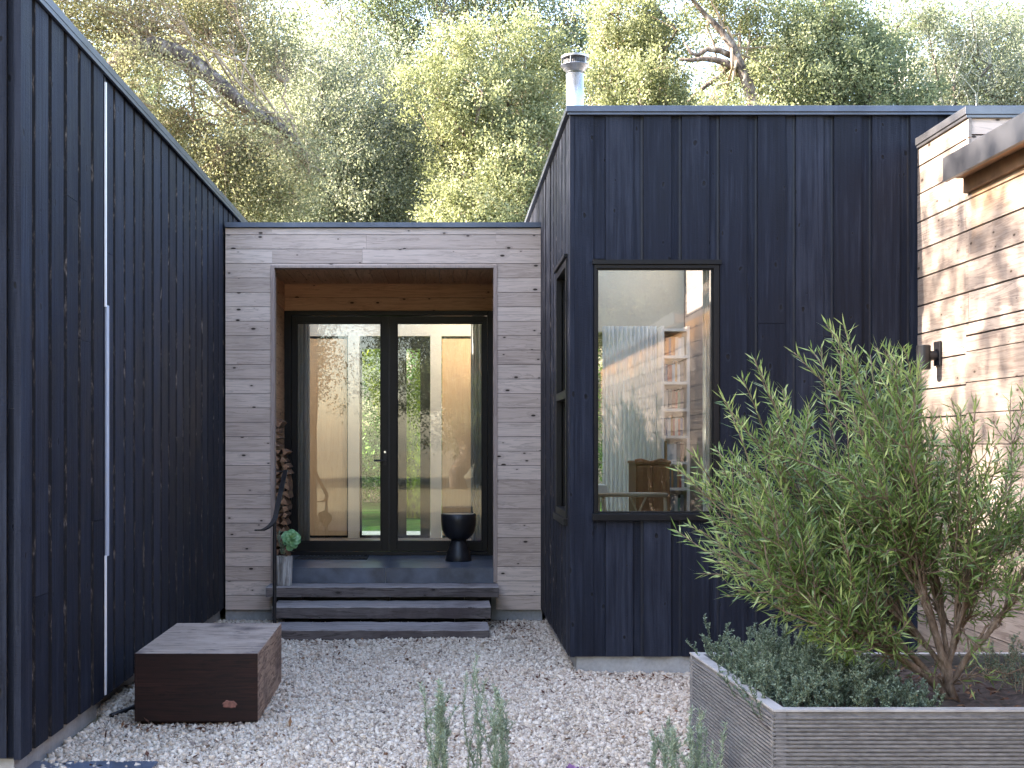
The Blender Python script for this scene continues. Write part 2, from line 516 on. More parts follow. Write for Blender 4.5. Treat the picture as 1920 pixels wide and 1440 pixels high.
M['leaf_basil'] = leafmat("bright_small_leaves", (0.08, 0.13, 0.02), (0.17, 0.25, 0.05), (0.28, 0.36, 0.09), 0.3)
M['leaf_purple'] = leafmat("purple_leaves", (0.16, 0.07, 0.19), (0.28, 0.15, 0.33), (0.45, 0.32, 0.50), 0.2)
M['leaf_dead'] = leafmat("dead_leaves", (0.05, 0.025, 0.018), (0.13, 0.058, 0.036), (0.27, 0.15, 0.08), 0.1, 0.8, 0.2)

# gravel stones
t = NT("crushed_stone")
a_ = t.n("Attribute", attribute_name="tint").outputs['Fac']
cg = t.ramp(a_, [(0.0, (0.07, 0.055, 0.046)), (0.14, (0.20, 0.155, 0.125)), (0.34, (0.42, 0.32, 0.23)), (0.64, (0.60, 0.485, 0.37)), (1.0, (0.76, 0.655, 0.53))])
nz = t.noise(t.coords(), 120, 3)
t.set('Base Color', t.mix(t.math('MULTIPLY', nz, 0.35), cg, (0.30, 0.26, 0.24, 1)))
t.set('Roughness', 0.8); t.set('Specular IOR Level', 0.3)
M['stone'] = t.m
M['gravelbed'] = simple("gravel_fines", (0.16, 0.13, 0.11), 0.95, 0, 0.35, 60, 0.6)
M['soil'] = simple("planter_soil", (0.055, 0.040, 0.034), 0.95, 0, 0.5, 25, 1.0)
# terrain
t = NT("leaf_litter_ground")
n1 = t.noise(t.coords(), 0.35, 6, 0.65); n2 = t.noise(t.coords(), 9, 5, 0.7)
t.set('Base Color', t.mix(t.math('MULTIPLY', n2, 0.6), t.ramp(n1, [(0.35, (0.10, 0.085, 0.05)), (0.6, (0.16, 0.15, 0.075))]), (0.24, 0.19, 0.12, 1)))
t.set('Roughness', 0.95); t.bump(n2, 0.8, 0.05)
M['terrain'] = t.m
M['lawn'] = simple("lawn_grass", (0.030, 0.072, 0.012), 0.95, 0, 0.35, 2.5, 0.8, spec=0.05)
# ribbed planter
t = NT("grey_ribbed_board")
n1 = t.noise(t.coords((3, 3, 30), True), 1, 5, 0.65); n2 = t.noise(t.coords((30, 30, 90)), 1, 4)
t.set('Base Color', t.ramp(t.math('ADD', t.math('MULTIPLY', n1, .5), t.math('MULTIPLY', n2, .5)), [(0.36, (0.085, 0.083, 0.086)), (0.62, (0.205, 0.198, 0.198))]))
t.set('Roughness', 0.8); t.bump(n2, 0.35, 0.003)
M['ribbed'] = t.m
M['planter_cap'] = simple("grey_planter_edge", (0.33, 0.32, 0.315), 0.75, 0, 0.15, 12, 0.2)
# aged fluted pot
t = NT("lime_streaked_pot")
n1 = t.noise(t.coords((26, 26, 3)), 1, 6, 0.7)
t.set('Base Color', t.ramp(n1, [(0.36, (0.13, 0.115, 0.105)), (0.5, (0.33, 0.31, 0.29)), (0.66, (0.55, 0.53, 0.50))]))
t.set('Roughness', 0.9); t.bump(n1, 0.5, 0.006)
M['potstone'] = t.m
M['greypot'] = simple("smooth_grey_pot", (0.27, 0.29, 0.31), 0.7, 0, 0.15, 6, 0.2)
# split firewood
t = NT("split_firewood")
n1 = t.noise(t.coords((14, 5, 14), True), 1, 6, 0.7)
isl = t.island()
t.set('Base Color', t.mix(t.math('MULTIPLY', isl, 0.55), t.ramp(n1, [(0.36, (0.10, 0.05, 0.03)), (0.5, (0.26, 0.13, 0.07)), (0.66, (0.44, 0.26, 0.15))]), (0.10, 0.075, 0.065, 1)))
t.set('Roughness', 0.9); t.bump(n1, 0.8, 0.01)
M['log'] = t.m
BOOKC = [(0.35, 0.07, 0.05), (0.06, 0.10, 0.20), (0.55, 0.50, 0.42), (0.12, 0.12, 0.12), (0.45, 0.22, 0.08), (0.10, 0.20, 0.14), (0.62, 0.60, 0.56), (0.25, 0.12, 0.08)]
M['books'] = [simple("book_spine", c, 0.6, 0, 0.05, 20) for c in BOOKC]


# ------------------------------------------------------------------ leaf helpers
def unit(a):
    return a / np.maximum(np.linalg.norm(a, axis=-1, keepdims=True), 1e-9)


def rand_dirs(n):
    return unit(R.normal(size=(n, 3)))


def leaf_quads(C, D, Nn, L, W, mid=0.5):
    """diamond leaves: base C, direction D, normal Nn"""
    D = unit(D); S = unit(np.cross(D, Nn))
    L = np.broadcast_to(np.asarray(L, float).reshape(-1, 1), (len(C), 1)); W = np.broadcast_to(np.asarray(W, float).reshape(-1, 1), (len(C), 1))
    V = np.empty((len(C), 4, 3))
    V[:, 0] = C
    V[:, 1] = C + D * L * mid + S * W * 0.5
    V[:, 2] = C + D * L
    V[:, 3] = C + D * L * mid - S * W * 0.5
    F = np.arange(len(C) * 4).reshape(-1, 4)
    return V.reshape(-1, 3), F


def bez(p0, p1, p2, n):
    t_ = np.linspace(0, 1, n)[:, None]
    p0, p1, p2 = map(np.array, (p0, p1, p2))
    return (1 - t_) ** 2 * p0 + 2 * t_ * (1 - t_) * p1 + t_ ** 2 * p2


def crooked(p0, p1, n=7, amp=0.12):
    p0, p1 = np.array(p0, float), np.array(p1, float)
    t_ = np.linspace(0, 1, n)[:, None]
    L = np.linalg.norm(p1 - p0)
    P = p0 + (p1 - p0) * t_
    j = R.normal(size=(n, 3)) * amp * L * 0.5
    j[0] = 0; j[-1] = 0
    P += j
    P[:, 2] += (np.sin(t_[:, 0] * math.pi)) * 0.06 * L
    return P


# ------------------------------------------------------------------ terrain
def ground_z(x, y):
    z = 0.38 * np.clip((y - 12.6) / 2.6, 0, 1) + 0.19 * np.clip(y - 27, 0, 60) * np.clip((y - 27) / 8, 0, 1)
    return z


gx = np.concatenate([np.linspace(-220, -30, 14), np.linspace(-26, 26, 40), np.linspace(30, 220, 14)])
gy = np.concatenate([np.linspace(-220, -22, 14), np.linspace(-18, 60, 66), np.linspace(64, 260, 20)])
GX, GY = np.meshgrid(gx, gy)
GZ = ground_z(GX, GY)
bumpy = (np.sin(GX * 0.31 + GY * 0.17) + np.sin(GX * 0.13 - GY * 0.29)) * 0.35 * np.clip((GY - 30) / 10, 0, 1)
V = np.stack([GX, GY, GZ + bumpy], -1).reshape(-1, 3)
nx = len(gx)
F = [(j * nx + i, j * nx + i + 1, (j + 1) * nx + i + 1, (j + 1) * nx + i) for j in range(len(gy) - 1) for i in range(nx - 1)]
tag(np_mesh("ground", V, F, M['terrain'], smooth=True), "brown leaf covered ground rising into a wooded hillside", "ground", kind='structure')
mb = MB(); mb.box(-9, 9, 17.0, 27.2, 0.30, 0.402)
tag(mb.build("lawn", M['lawn']), "green lawn behind the house", "lawn", kind='structure')
mb = MB(); mb.box(-2.0, 4.6, 3.0, 11.9, -0.03, 0.004)
tag(mb.build("gravel_bed", M['gravelbed']), "sandy fines under the courtyard gravel", "ground", kind='structure')

# crushed stone: real stones
ns = 215000
xs = R.uniform(-2.12, 3.3, ns * 2); ys = R.uniform(5.9, 11.76, ns * 2)
keep = ~((xs < -2.04) & (ys < 7.7)) & ~((xs > 0.95) & (ys > 9.1)) & ~((ys < 6.3) & (xs > 1.25))
xs, ys = xs[keep][:ns], ys[keep][:ns]
n_ = len(xs)
sz = np.clip(R.lognormal(math.log(0.0068), 0.40, n_), 0.0035, 0.019)
cube = np.array([(-1, -1, -1), (1, -1, -1), (1, 1, -1), (-1, 1, -1), (-1, -1, 1), (1, -1, 1), (1, 1, 1), (-1, 1, 1)], float)
loc = cube[None] * (1 + R.uniform(-0.45, 0.25, (n_, 8, 1))) + R.normal(size=(n_, 8, 3)) * 0.16
loc *= (sz[:, None] * np.stack([np.ones(n_), R.uniform(0.6, 1, n_), R.uniform(0.4, 0.85, n_)], -1))[:, None, :]
# random rotation from quaternions
q = R.normal(size=(n_, 4)); q /= np.linalg.norm(q, axis=1, keepdims=True)
w, x, y, z = q.T
RM = np.stack([1 - 2 * (y * y + z * z), 2 * (x * y - z * w), 2 * (x * z + y * w), 2 * (x * y + z * w), 1 - 2 * (x * x + z * z), 2 * (y * z - x * w), 2 * (x * z - y * w), 2 * (y * z + x * w), 1 - 2 * (x * x + y * y)], -1).reshape(-1, 3, 3)
loc = np.einsum('nij,nkj->nki', RM, loc)
lump = 0.006 * (np.sin(xs * 3.1 + ys * 1.3) + np.sin(ys * 4.3 - xs * 1.9)) + 0.006
pos = np.stack([xs, ys, np.maximum(lump, 0) + sz * 0.35 + R.uniform(0, 0.008, n_)], -1)
V = (loc + pos[:, None]).reshape(-1, 3)
fc = np.array([(3, 2, 1, 0), (4, 5, 6, 7), (0, 1, 5, 4), (2, 3, 7, 6), (1, 2, 6, 5), (3, 0, 4, 7)])
F = (np.arange(n_)[:, None, None] * 8 + fc[None]).reshape(-1, 4)
tone = np.clip(R.beta(2.2, 1.5, n_) + 0.05, 0, 1)
tag(np_mesh("gravel", V, F, M['stone'], attr=np.repeat(tone, 6)), "white and tan crushed gravel covering the courtyard", "gravel", kind='stuff')

# dead leaves scattered on the gravel, thick by the steps and walls
nl = 1500
lx = np.concatenate([R.uniform(-1.95, 1.6, 1500), R.normal(0.55, 0.25, 420), R.uniform(-1.3, 0.5, 330), R.normal(1.2, 0.25, 130), R.uniform(-1.85, -1.0, 120)])
ly = np.concatenate([R.uniform(6.3, 11.6, 1500), R.normal(11.25, 0.35, 420), R.normal(10.40, 0.10, 330), R.normal(8.85, 0.12, 130), R.normal(7.3, 0.08, 120)])
ok = (ly < 11.74) & ~((lx > 0.82) & (ly > 9.0)) & ~((ly > 10.55) & (lx < 0.4))
lx, ly = lx[ok], ly[ok]
C = np.stack([lx, ly, R.uniform(0.020, 0.030, len(lx))], -1)
D = rand_dirs(len(lx)); D[:, 2] *= 0.35
Nn = np.tile((0, 0, 1.0), (len(lx), 1)) + R.normal(size=(len(lx), 3)) * 0.35
V, F = leaf_quads(C, D, Nn, np.where(R.uniform(0, 1, len(lx)) < .6, R.uniform(0.015, 0.035, len(lx)), R.uniform(0.03, 0.065, len(lx))), R.uniform(0.006, 0.026, len(lx)))
tag(np_mesh("fallen_leaves", V, F, M['leaf_dead'], attr=R.uniform(0, 1, len(F))), "brown fallen leaves scattered over the gravel", "leaves", kind='stuff')


# ------------------------------------------------------------------ walls with openings
def rects(u0, u1, z0, z1, holes):
    us = sorted({u0, u1, *[min(max(h[i], u0), u1) for h in holes for i in (0, 1)]})
    out = []
    for a, b in zip(us[:-1], us[1:]):
        if b - a < 1e-6: continue
        mid = (a + b) / 2
        segs = [(z0, z1)]
        for h in holes:
            if h[0] < mid < h[1]:
                ns_ = []
                for s in segs:
                    if h[3] <= s[0] or h[2] >= s[1]: ns_.append(s); continue
                    if h[2] > s[0]: ns_.append((s[0], h[2]))
                    if h[3] < s[1]: ns_.append((h[3], s[1]))
                segs = ns_
        out += [(a, b, s[0], s[1]) for s in segs if s[1] - s[0] > 1e-4]
    return out


def wall_box(mb, plane, c0, c1, u0, u1, z0, z1, mi=0, mside=None):
    if plane == 'y': mb.box(u0, u1, c0, c1, z0, z1, mi, mside=mside)
    else: mb.box(c0, c1, u0, u1, z0, z1, mi, mside=mside)


def shell(mb, plane, c0, c1, u0, u1, z0, z1, holes):
    for r in rects(u0, u1, z0, z1, holes): wall_box(mb, plane, c0, c1, *r)


def vert_siding(mb, plane, c, sgn, u0, u1, z0, z1, holes, pitch, wide, phase, proud=0.020, edge=1, zjit=0.0, gapw=0.011):
    """wide boards standing proud with narrow boards between. c = backing plane, sgn = outward direction"""
    k = math.floor((u0 - phase) / pitch) - 1
    u = phase + k * pitch
    side = {'x': edge} if plane == 'y' else {'y': edge}
    while u < u1:
        for a, b, pr in ((u, u + wide, proud + random.uniform(-0.003, 0.003)), (u + wide + 0.002, u + pitch - gapw, 0.003)):
            a2, b2 = max(a, u0), min(b, u1)
            if b2 - a2 > 0.004:
                for r in rects(a2, b2, z0 + random.uniform(0, zjit), z1, holes):
                    # occasional butt joint
                    if r[3] - r[2] > 2.2 and random.random() < 0.3:
                        zc = random.uniform(r[2] + 0.5, r[3] - 0.5)
                        for q in ((r[2], zc - 0.0015), (zc + 0.0015, r[3])):
                            wall_box(mb, plane, c, c + sgn * pr, r[0], r[1], q[0], q[1], 0, side)
                    else:
                        wall_box(mb, plane, c, c + sgn * pr, r[0], r[1], r[2], r[3], 0, side)
        u += pitch


def horiz_siding(mb, plane, c, sgn, u0, u1, z0, z1, holes, pitch, gap=0.006, proud=0.02, joints=0.25, top_anchor=False):
    z = z0
    while z < z1 - 0.01:
        zt = min(z + pitch, z1)
        for r in rects(u0, u1, z, zt - gap, holes):
            cuts = [r[0], r[1]]
            if r[1] - r[0] > 1.8 and random.random() < joints: cuts.insert(1, random.uniform(r[0] + 0.5, r[1] - 0.5))
            for a, b in zip(cuts[:-1], cuts[1:]):
                wall_box(mb, plane, c, c + sgn * (proud + random.uniform(-0.0015, 0.0015)), a + (0.001 if a != r[0] else 0), b - (0.001 if b != r[1] else 0), r[2], r[3])
        z = zt


# ------------------------------------------------------------------ left black wing
LX = -2.02
ly0, ly1 = 6.107, 15.6
STRIP_Y = 7.65
wing = thing("black_wing", (-4.0, 10, 0), "long black charred timber wing running along the left of the gravel courtyard", "building")
mb = MB()
mb.box(-6.5, LX - 0.05, ly0 + 0.05, ly1, 0.125, 3.86)
mb.build("wall", M['char_trim'], wing)
mb = MB()
vert_siding(mb, 'x', LX - 0.03, 1, ly0 + 0.13, STRIP_Y - 0.01, 0.128, 3.86, [], 0.2615, 0.205, STRIP_Y - 0.2615 * 8, 0.03, zjit=0.006)
vert_siding(mb, 'x', LX - 0.045, 1, STRIP_Y + 0.02, ly1, 0.118, 3.86, [], 0.2615, 0.205, STRIP_Y + 0.02, 0.03, zjit=0.006)
mb.box(LX - 0.03, LX + 0.004, ly0 - 0.004, ly0 + 0.125, 0.132, 3.86)
vert_siding(mb, 'y', ly0 + 0.05, -1, -6.5, LX - 0.032, 0.132, 3.86, [], 0.2615, 0.205, -2.3, 0.026)
mb.build("siding", [M['char'], M['edge']], wing)
mb = MB()
mb.box(-6.4, LX - 0.055, ly0 + 0.075, STRIP_Y, -0.2, 0.135)
mb.box(-6.4, LX - 0.12, STRIP_Y, ly1, -0.2, 0.125)
mb.box(LX - 0.12, LX - 0.06, 9.3, 11.9, -0.2, 0.12)
mb.build("foundation", M['concrete'], wing)
mb = MB()
mb.box(-6.55, LX + 0.022, ly0 - 0.03, ly1, 3.862, 3.905)
mb.box(LX + 0.003, LX + 0.019, ly0 - 0.02, ly1, 3.835, 3.862)
mb.build("roof_cap", M['capmetal'], wing)
mb = MB(); mb.box(-6.4, LX - 0.1, ly0 + 0.1, ly1 - 0.1, 3.70, 3.858)
mb = MB(); mb.box(LX - 0.05, LX - 0.0062, STRIP_Y - 0.008, STRIP_Y + 0.019, 0.128, 3.86); mb.build("joint_batten", M['char_trim'], wing)
# three vertical metal strips closing the joint between the two runs of boards
def zat(py, Y): return EYE - (py - HY) * Y / FPX
for (y0, y1, za, zb, m) in ((STRIP_Y - 0.008, STRIP_Y + 0.014, zat(575, 7.65), 3.80, 'whitemetal'), (STRIP_Y + 0.014, STRIP_Y + 0.068, zat(1042, 7.70), zat(573, 7.70), 'greymetal'), (STRIP_Y - 0.008, STRIP_Y + 0.014, zat(1303, 7.65), zat(1042, 7.65), 'whitemetal')):
    s = MB()
    s.box(LX - 0.006, LX + 0.003, y0, y1, za, zb)
    s.build("metal_strip", M[m], wing)

# ------------------------------------------------------------------ entry porch and hall
PY = 11.823
px0, px1 = -2.02, 0.911
ox0, ox1, oz = -1.586, 0.483, 3.276
DY = 13.187
FLZ = 0.493
HY1 = 15.58
entry = thing("entry_porch", (-0.55, 13.5, 0), "low cedar clad entry porch and hall set between the two black volumes", "building")
mb = MB()
hole = (ox0, ox1, -1, oz)
horiz_siding(mb, 'y', PY + 0.02, -1, px0 + 0.004, px1 - 0.004, 0.108, 3.635, [hole], 0.1333, 0.0045, 0.02, 0.5)
mb.build("siding", M['cedar_x'], entry)
mb = MB()
for r in rects(px0, px1, 0.12, 3.63, [(ox0 - 0.02, ox1 + 0.02, -1, oz + 0.02)]): mb.box(r[0], r[1], PY + 0.02, PY + 0.10, r[2], r[3])
mb.box(px0, -1.66, PY + 0.1, 15.7, 0.1, 3.60)       # solid side walls of the recess
mb.box(0.56, px1, PY + 0.1, 15.7, 0.1, 3.60)
mb.build("wall", M['char_trim'], entry)
mb = MB()
w_ = 0.035
mb.box(ox0 - 0.012, ox0 + w_ - 0.012, PY - 0.008, PY + 0.12, 0.36, oz + 0.012)
mb.box(ox1 - w_ + 0.012, ox1 + 0.012, PY - 0.008, PY + 0.12, 0.36, oz + 0.012)
mb.box(ox0 + w_ - 0.012, ox1 - w_ + 0.012, PY - 0.0078, PY + 0.12, oz - 0.012, oz + 0.012)
mb.build("opening_trim", M['cedar_jamb'], entry, bevel=0.002)
# recess lining
for xw, sg in ((-1.66, 1), (0.56, -1)):
    mb = MB(); horiz_siding(mb, 'x', xw, sg, PY + 0.12, DY, FLZ, 3.30, [], 0.1333, 0.004, 0.02, 0)
    mb.build("side_lining", M['fresh_y'], entry)
mb = MB()
horiz_siding(mb, 'y', DY + 0.10, -1, -1.655, 0.555, 3.012, 3.31, [], 0.1333, 0.004, 0.10, 0)
mb.build("lintel_board", M['fresh_x'], entry)
mb = MB()
u = -1.64
while u < 0.54:
    mb.box(u, min(u + 0.129, 0.54), PY + 0.02, DY, 3.288, 3.31); u += 0.1333
mb.build("ceiling_lining", M['fresh_y'], entry)
mb = MB()
mb.box(px0, px1, PY + 0.035, DY + 3, -0.2, 0.112)
mb.build("foundation", M['concrete'], entry)
mb = MB()
mb.box(px0 + 0.003, px1 - 0.003, PY - 0.026, DY + 0.10, 3.637, 3.682)
mb.box(px0 + 0.003, -1.66, DY + 0.10, DY + 2.6, 3.637, 3.682)
mb.box(0.56, px1 - 0.003, DY + 0.10, DY + 2.6, 3.637, 3.682)
mb.build("roof_cap", M['capmetal'], entry)
# slate floor with tiles
mb = MB()
mb.box(-1.62, 0.54, PY + 0.02, DY, 0.11, FLZ - 0.006, 1)
xe = [-1.60, -0.535, 0.17, 0.535]
for a, b in ((-1.575, -0.541), (-0.535, 0.472)):
    mb.box(a, b, PY + 0.006, PY + 0.02, 0.352, FLZ - 0.003)
for a, b in zip(xe[:-1], xe[1:]):
    for c, d in ((PY + 0.004, PY + 0.70), (PY + 0.704, DY)):
        mb.box(a + 0.003, b - 0.003, c, d - 0.003, FLZ - 0.006, FLZ)
mb.build("porch_floor", [M['slate'], M['grout']], entry)

# door frame and two leaves
sD = FPX / DY
def dx(px): return (px - HX) / sD
def dz(py): return EYE - (py - HY) / sD
f0, f1, ft, fb = dx(533), dx(925.5), dz(583), FLZ
mb = MB()
mb.box(f0, dx(546), DY - 0.02, DY + 0.12, fb, ft)
mb.box(dx(914), f1, DY - 0.02, DY + 0.12, fb, ft)
mb.box(dx(546), dx(914), DY - 0.0198, DY + 0.12, dz(592), ft)
mb.box(dx(546), dx(914), DY - 0.03, DY + 0.12, fb, fb + 0.035)
mb.build("door_frame", M['blackframe'], entry, bevel=0.003)
def leaf(xa, xb, ga, gb):
    m_ = MB()
    za, zb, g0, g1 = fb + 0.04, dz(593), dz(1016), dz(605.5)
    ya, yb = DY - 0.005, DY + 0.05
    m_.box(xa, ga, ya, yb, za, zb); m_.box(gb, xb, ya, yb, za, zb)
    m_.box(ga, gb, ya + .0002, yb, za, g0); m_.box(ga, gb, ya + .0002, yb, g1, zb)
    # glazing beads
    for q in ((ga, ga + .012, g0, g1), (gb - .012, gb, g0, g1), (ga + .012, gb - .012, g0, g0 + .012), (ga + .012, gb - .012, g1 - .012, g1)):
        m_.box(q[0], q[1], ya + 0.012, ya + 0.024, q[2], q[3])
    lf = m_.build("door_leaf", M['blackframe'], entry, bevel=0.002)
    m_ = MB(); m_.box(ga, gb, ya + 0.026, ya + 0.032, g0, g1)
    m_.build("glass", M['door_glass'], lf)
    return lf
leafA = leaf(dx(546.5), dx(728), dx(556), dx(715))
leafB = leaf(dx(731), dx(913.5), dx(744), dx(905))
mb = MB()
hz_, hx_ = dz(863), dx(722)
mb.tube([(hx_, DY - 0.005, hz_), (hx_, DY - 0.055, hz_)], 0.011, 10)
mb.tube([(hx_, DY - 0.055, hz_), (dx(702), DY - 0.060, hz_ - 0.004)], 0.009, 10)
mb.box(hx_ - 0.016, hx_ + 0.016, DY - 0.011, DY - 0.005, hz_ - 0.05, hz_ + 0.11)
mb.build("handle", M['blackmetal'], leafA, bevel=0.002)
mb = MB(); mb.lathe([(0.001, 0), (0.012, 0), (0.012, 0.006), (0.001, 0.006)], 0, 0, 16)
mb.v = [(hx_ + p[0], DY - 0.011 - p[2], hz_ + 0.085 + p[1]) for p in mb.v]
mb.build("lock_cylinder", M['steel'], leafA)
mb = MB(); mb.box(dx(728.2), dx(730.8), DY - 0.004, DY + 0.04, fb + 0.04, dz(593))
mb.build("astragal", M['blackmetal'], entry)

# hall behind the door
sH = FPX / HY1
def hx(px): return (px - HX) / sH
def hz(py): return EYE - (py - HY) / sH
mb = MB(); mb.box(-1.66, 0.56, DY + 0.12, HY1 + 0.2, 0.3, FLZ - 0.002)
mb.build("hall_floor", M['floorwood'], entry)
mb = MB()
mb.box(-1.66, -1.64, DY + 0.12, HY1, FLZ, 3.5); mb.box(0.54, 0.56, DY + 0.12, HY1, FLZ, 3.5)
mb.box(-1.64, 0.54, HY1, HY1 + 0.1, hz(630), 3.5)                       # beige lintel
mb.box(-1.64, hx(579), HY1, HY1 + 0.1, FLZ, hz(630)); mb.box(hx(886), 0.54, HY1, HY1 + 0.1, FLZ, hz(630))
mb.box(-1.64, 0.54, DY + 0.12, DY + 0.25, 3.2, 3.5)
mb.build("hall_wall", M['plaster'], entry)
for a, b in ((653, 674), (807, 828)):
    mb = MB(); mb.box(hx(a), hx(b), HY1 - 0.03, HY1 + 0.10, FLZ, hz(630)); mb.build("post", M['plaster'], entry)
for a, b in ((579.5, 652), (829, 885.5)):
    mb = MB(); mb.box(hx(a), hx(b) - 0.012, HY1 + 0.02, HY1 + 0.06, FLZ + 0.03, hz(635)); mb.build("wood_panel", M['ply'], entry)
    mb = MB(); mb.box(hx(a) - 0.001, hx(b), HY1 + 0.062, HY1 + 0.10, FLZ, hz(630)); mb.build("panel_backing", M['blackframe'], entry)
mb = MB()
for a, b in ((674.5, 678), (745, 762), (788, 806.5)):
    mb.box(hx(a), hx(b), HY1 + 0.03, HY1 + 0.09, FLZ, hz(630))
for a, b in ((678, 745), (762, 788)):
    mb.box(hx(a), hx(b), HY1 + 0.03, HY1 + 0.0898, hz(653), hz(630)); mb.box(hx(a), hx(b), HY1 + 0.03, HY1 + 0.0898, FLZ, FLZ + 0.03)
rf = mb.build("rear_door_frame", M['blackframe'], entry)
for a, b in ((678, 745), (762, 788)):
    mb = MB(); mb.box(hx(a), hx(b), HY1 + 0.055, HY1 + 0.061, FLZ + 0.03, hz(653)); mb.build("glass", M['glass_far'], rf)
# roof left open over the hall, an opening added to light the interior
mb = MB()
for r in rects(px0 + 0.05, px1 - 0.05, PY + 0.1, HY1 + 0.2, [(-1.62, 0.52, DY + 0.14, HY1 - 0.01)]): mb.box(r[0], r[1], r[2], r[3], 3.50, 3.634)
mb.build("roof", M['plaster'], entry)
mb = MB(); mb.box(-3, 2, HY1 + 0.12, 17.4, 0.36, 0.455)
tag(mb.build("rear_deck", M['deck']), "grey wet deck boards outside the rear glass door", "deck", kind='structure')


def curtain(name, x0, x1, y, z0, z1, mat_, folds, amp, label, cat="curtain", axis='y'):
    n = max(40, folds * 10)
    us = np.linspace(x0, x1, n)
    ph = np.cumsum(R.uniform(0.6, 1.4, n)); ph = ph / ph[-1] * folds * 2 * math.pi
    zs = np.linspace(z0, z1, 6)
    V, F = [], []
    for j, zz in enumerate(zs):
        for i in range(n):
            V.append((us[i], y + amp * math.sin(ph[i]) * (0.8 + 0.2 * j / 5), zz))
    k = len(zs)
    F = [(j * n + i, j * n + i + 1, (j + 1) * n + i + 1, (j + 1) * n + i) for j in range(k - 1) for i in range(n - 1)]
    o = np_mesh(name, V, F, mat_, origin=((x0 + x1) / 2, y, z0), smooth=True)
    sm = o.modifiers.new("thickness", 'SOLIDIFY'); sm.thickness = 0.003
    return tag(o, label, cat, "curtains inside the glass")


curtain("curtain", dx(550) - 0.02, dx(577), DY + 0.22, FLZ + 0.01, 3.15, M['greysheer'], 4, 0.02, "narrow grey curtain behind the left edge of the entry door")
curtain("curtain", dx(884), dx(912), DY + 0.22, FLZ + 0.01, 3.15, M['greysheer'], 4, 0.02, "narrow grey curtain behind the right edge of the entry door")

# ------------------------------------------------------------------ timber steps
def step(x0, x1, y0, y1, z0, z1, label):
    o = thing("timber_step", ((x0 + x1) / 2, (y0 + y1) / 2, 0), label, "step", "timber steps up to the porch")
    m_ = MB()
    n = 26
    # slightly uneven hewn beam
    us = np.linspace(x0, x1, n)
    ring = []
    for i, uu in enumerate(us):
        j = lambda: random.uniform(-0.003, 0.003)
        b = len(m_.v)
        m_.v += [(uu, y0 + j(), z0 + j()), (uu, y1, z0 + j()), (uu, y1, z1 + j()), (uu, y0 + 0.006 + j(), z1 + j()), (uu, y0 + j(), z1 - 0.008 + j())]
        ring.append(b)
    for a, b in zip(ring[:-1], ring[1:]):
        for k in range(5):
            k2 = (k + 1) % 5
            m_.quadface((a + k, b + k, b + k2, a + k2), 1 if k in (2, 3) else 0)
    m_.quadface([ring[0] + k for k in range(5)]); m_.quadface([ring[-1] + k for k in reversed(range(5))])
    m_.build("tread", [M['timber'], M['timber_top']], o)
    if z0 > 0.05:
        m_ = MB()
        for xx in (x0 + 0.25, (x0 + x1) / 2, x1 - 0.25):
            m_.box(xx - 0.06, xx + 0.06, y0 + 0.12, y1 - 0.01, 0.0, z0 + 0.004)
        m_.box(x0 + 0.06, x1 - 0.06, y1 - 0.05, y1 - 0.012, 0.0, z0 + 0.003)
        m_.build("support", M['blackframe'], o)
    return o
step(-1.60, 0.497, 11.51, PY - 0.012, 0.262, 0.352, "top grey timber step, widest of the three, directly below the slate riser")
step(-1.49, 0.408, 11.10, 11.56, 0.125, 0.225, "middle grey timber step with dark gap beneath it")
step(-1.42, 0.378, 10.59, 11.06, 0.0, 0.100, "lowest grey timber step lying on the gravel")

# ------------------------------------------------------------------ right black tower
TY, TX = 9.057, 0.894
ty1, tx1 = 15.0, 6.6
TZ = 4.025
tower = thing("black_tower", (3.4, 12, 0), "tall black charred timber volume with a large window right of the porch", "building")
wx0, wx1, wz0, wz1 = 1.064, 1.951, 1.10, 2.942
gx0, gx1, gz0, gz1 = 1.083, 1.909, 1.149, 2.882
sy0, sy1 = 9.29, 10.03          # side window
mb = MB()
shell(mb, 'y', TY + 0.03, TY + 0.14, TX + 0.03, tx1, 0.13, TZ - 0.05, [(wx0 + .01, wx1 - .01, wz0 + 0.03, wz1 - 0.02)])
shell(mb, 'x', TX + 0.03, TX + 0.14, TY + 0.14, ty1, 0.13, TZ - 0.05, [(sy0, sy1, 1.14, 2.93)])
mb.box(tx1 - 0.14, tx1, TY + 0.14, ty1, 0.13, TZ - 0.05)
mb.build("wall", M['char_trim'], tower)
mb = MB()
hole_f = (wx0, wx1, wz0 - 0.002, wz1)
vert_siding(mb, 'y', TY + 0.03, -1, TX + 0.20, tx1, 0.133, TZ - 0.045, [hole_f], 0.2698, 0.192, 1.147, 0.024, edge=0, gapw=0.019)
mb.box(TX + 0.008, TX + 0.166, TY + 0.006, TY + 0.03, 0.133, TZ - 0.045)         # corner board
mb.box(TX + 0.168, TX + 0.25, TY + 0.018, TY + 0.03, 0.133, wz0 - 0.01); mb.box(TX + 0.168, TX + 0.25, TY + 0.018, TY + 0.03, wz1 + 0.01, TZ - 0.045)
hole_s = (sy0 - 0.06, sy1 + 0.06, 1.08, 2.99)
vert_siding(mb, 'x', TX + 0.03, -1, TY + 0.12, ty1, 0.12, TZ - 0.045, [hole_s], 0.2615, 0.205, TY + 0.12, 0.03)
mb.box(TX, TX + 0.03, TY + 0.0, TY + 0.115, 0.131, TZ - 0.045)
mb.build("siding", [M['char'], M['edge']], tower)
mb = MB()
mb.box(TX + 0.05, tx1, TY + 0.045, ty1, -0.2, 0.132)
mb.build("foundation", M['concrete'], tower)
mb = MB()
mb.box(TX - 0.03, tx1 + 0.03, TY - 0.035, TY + 0.25, TZ - 0.043, TZ)
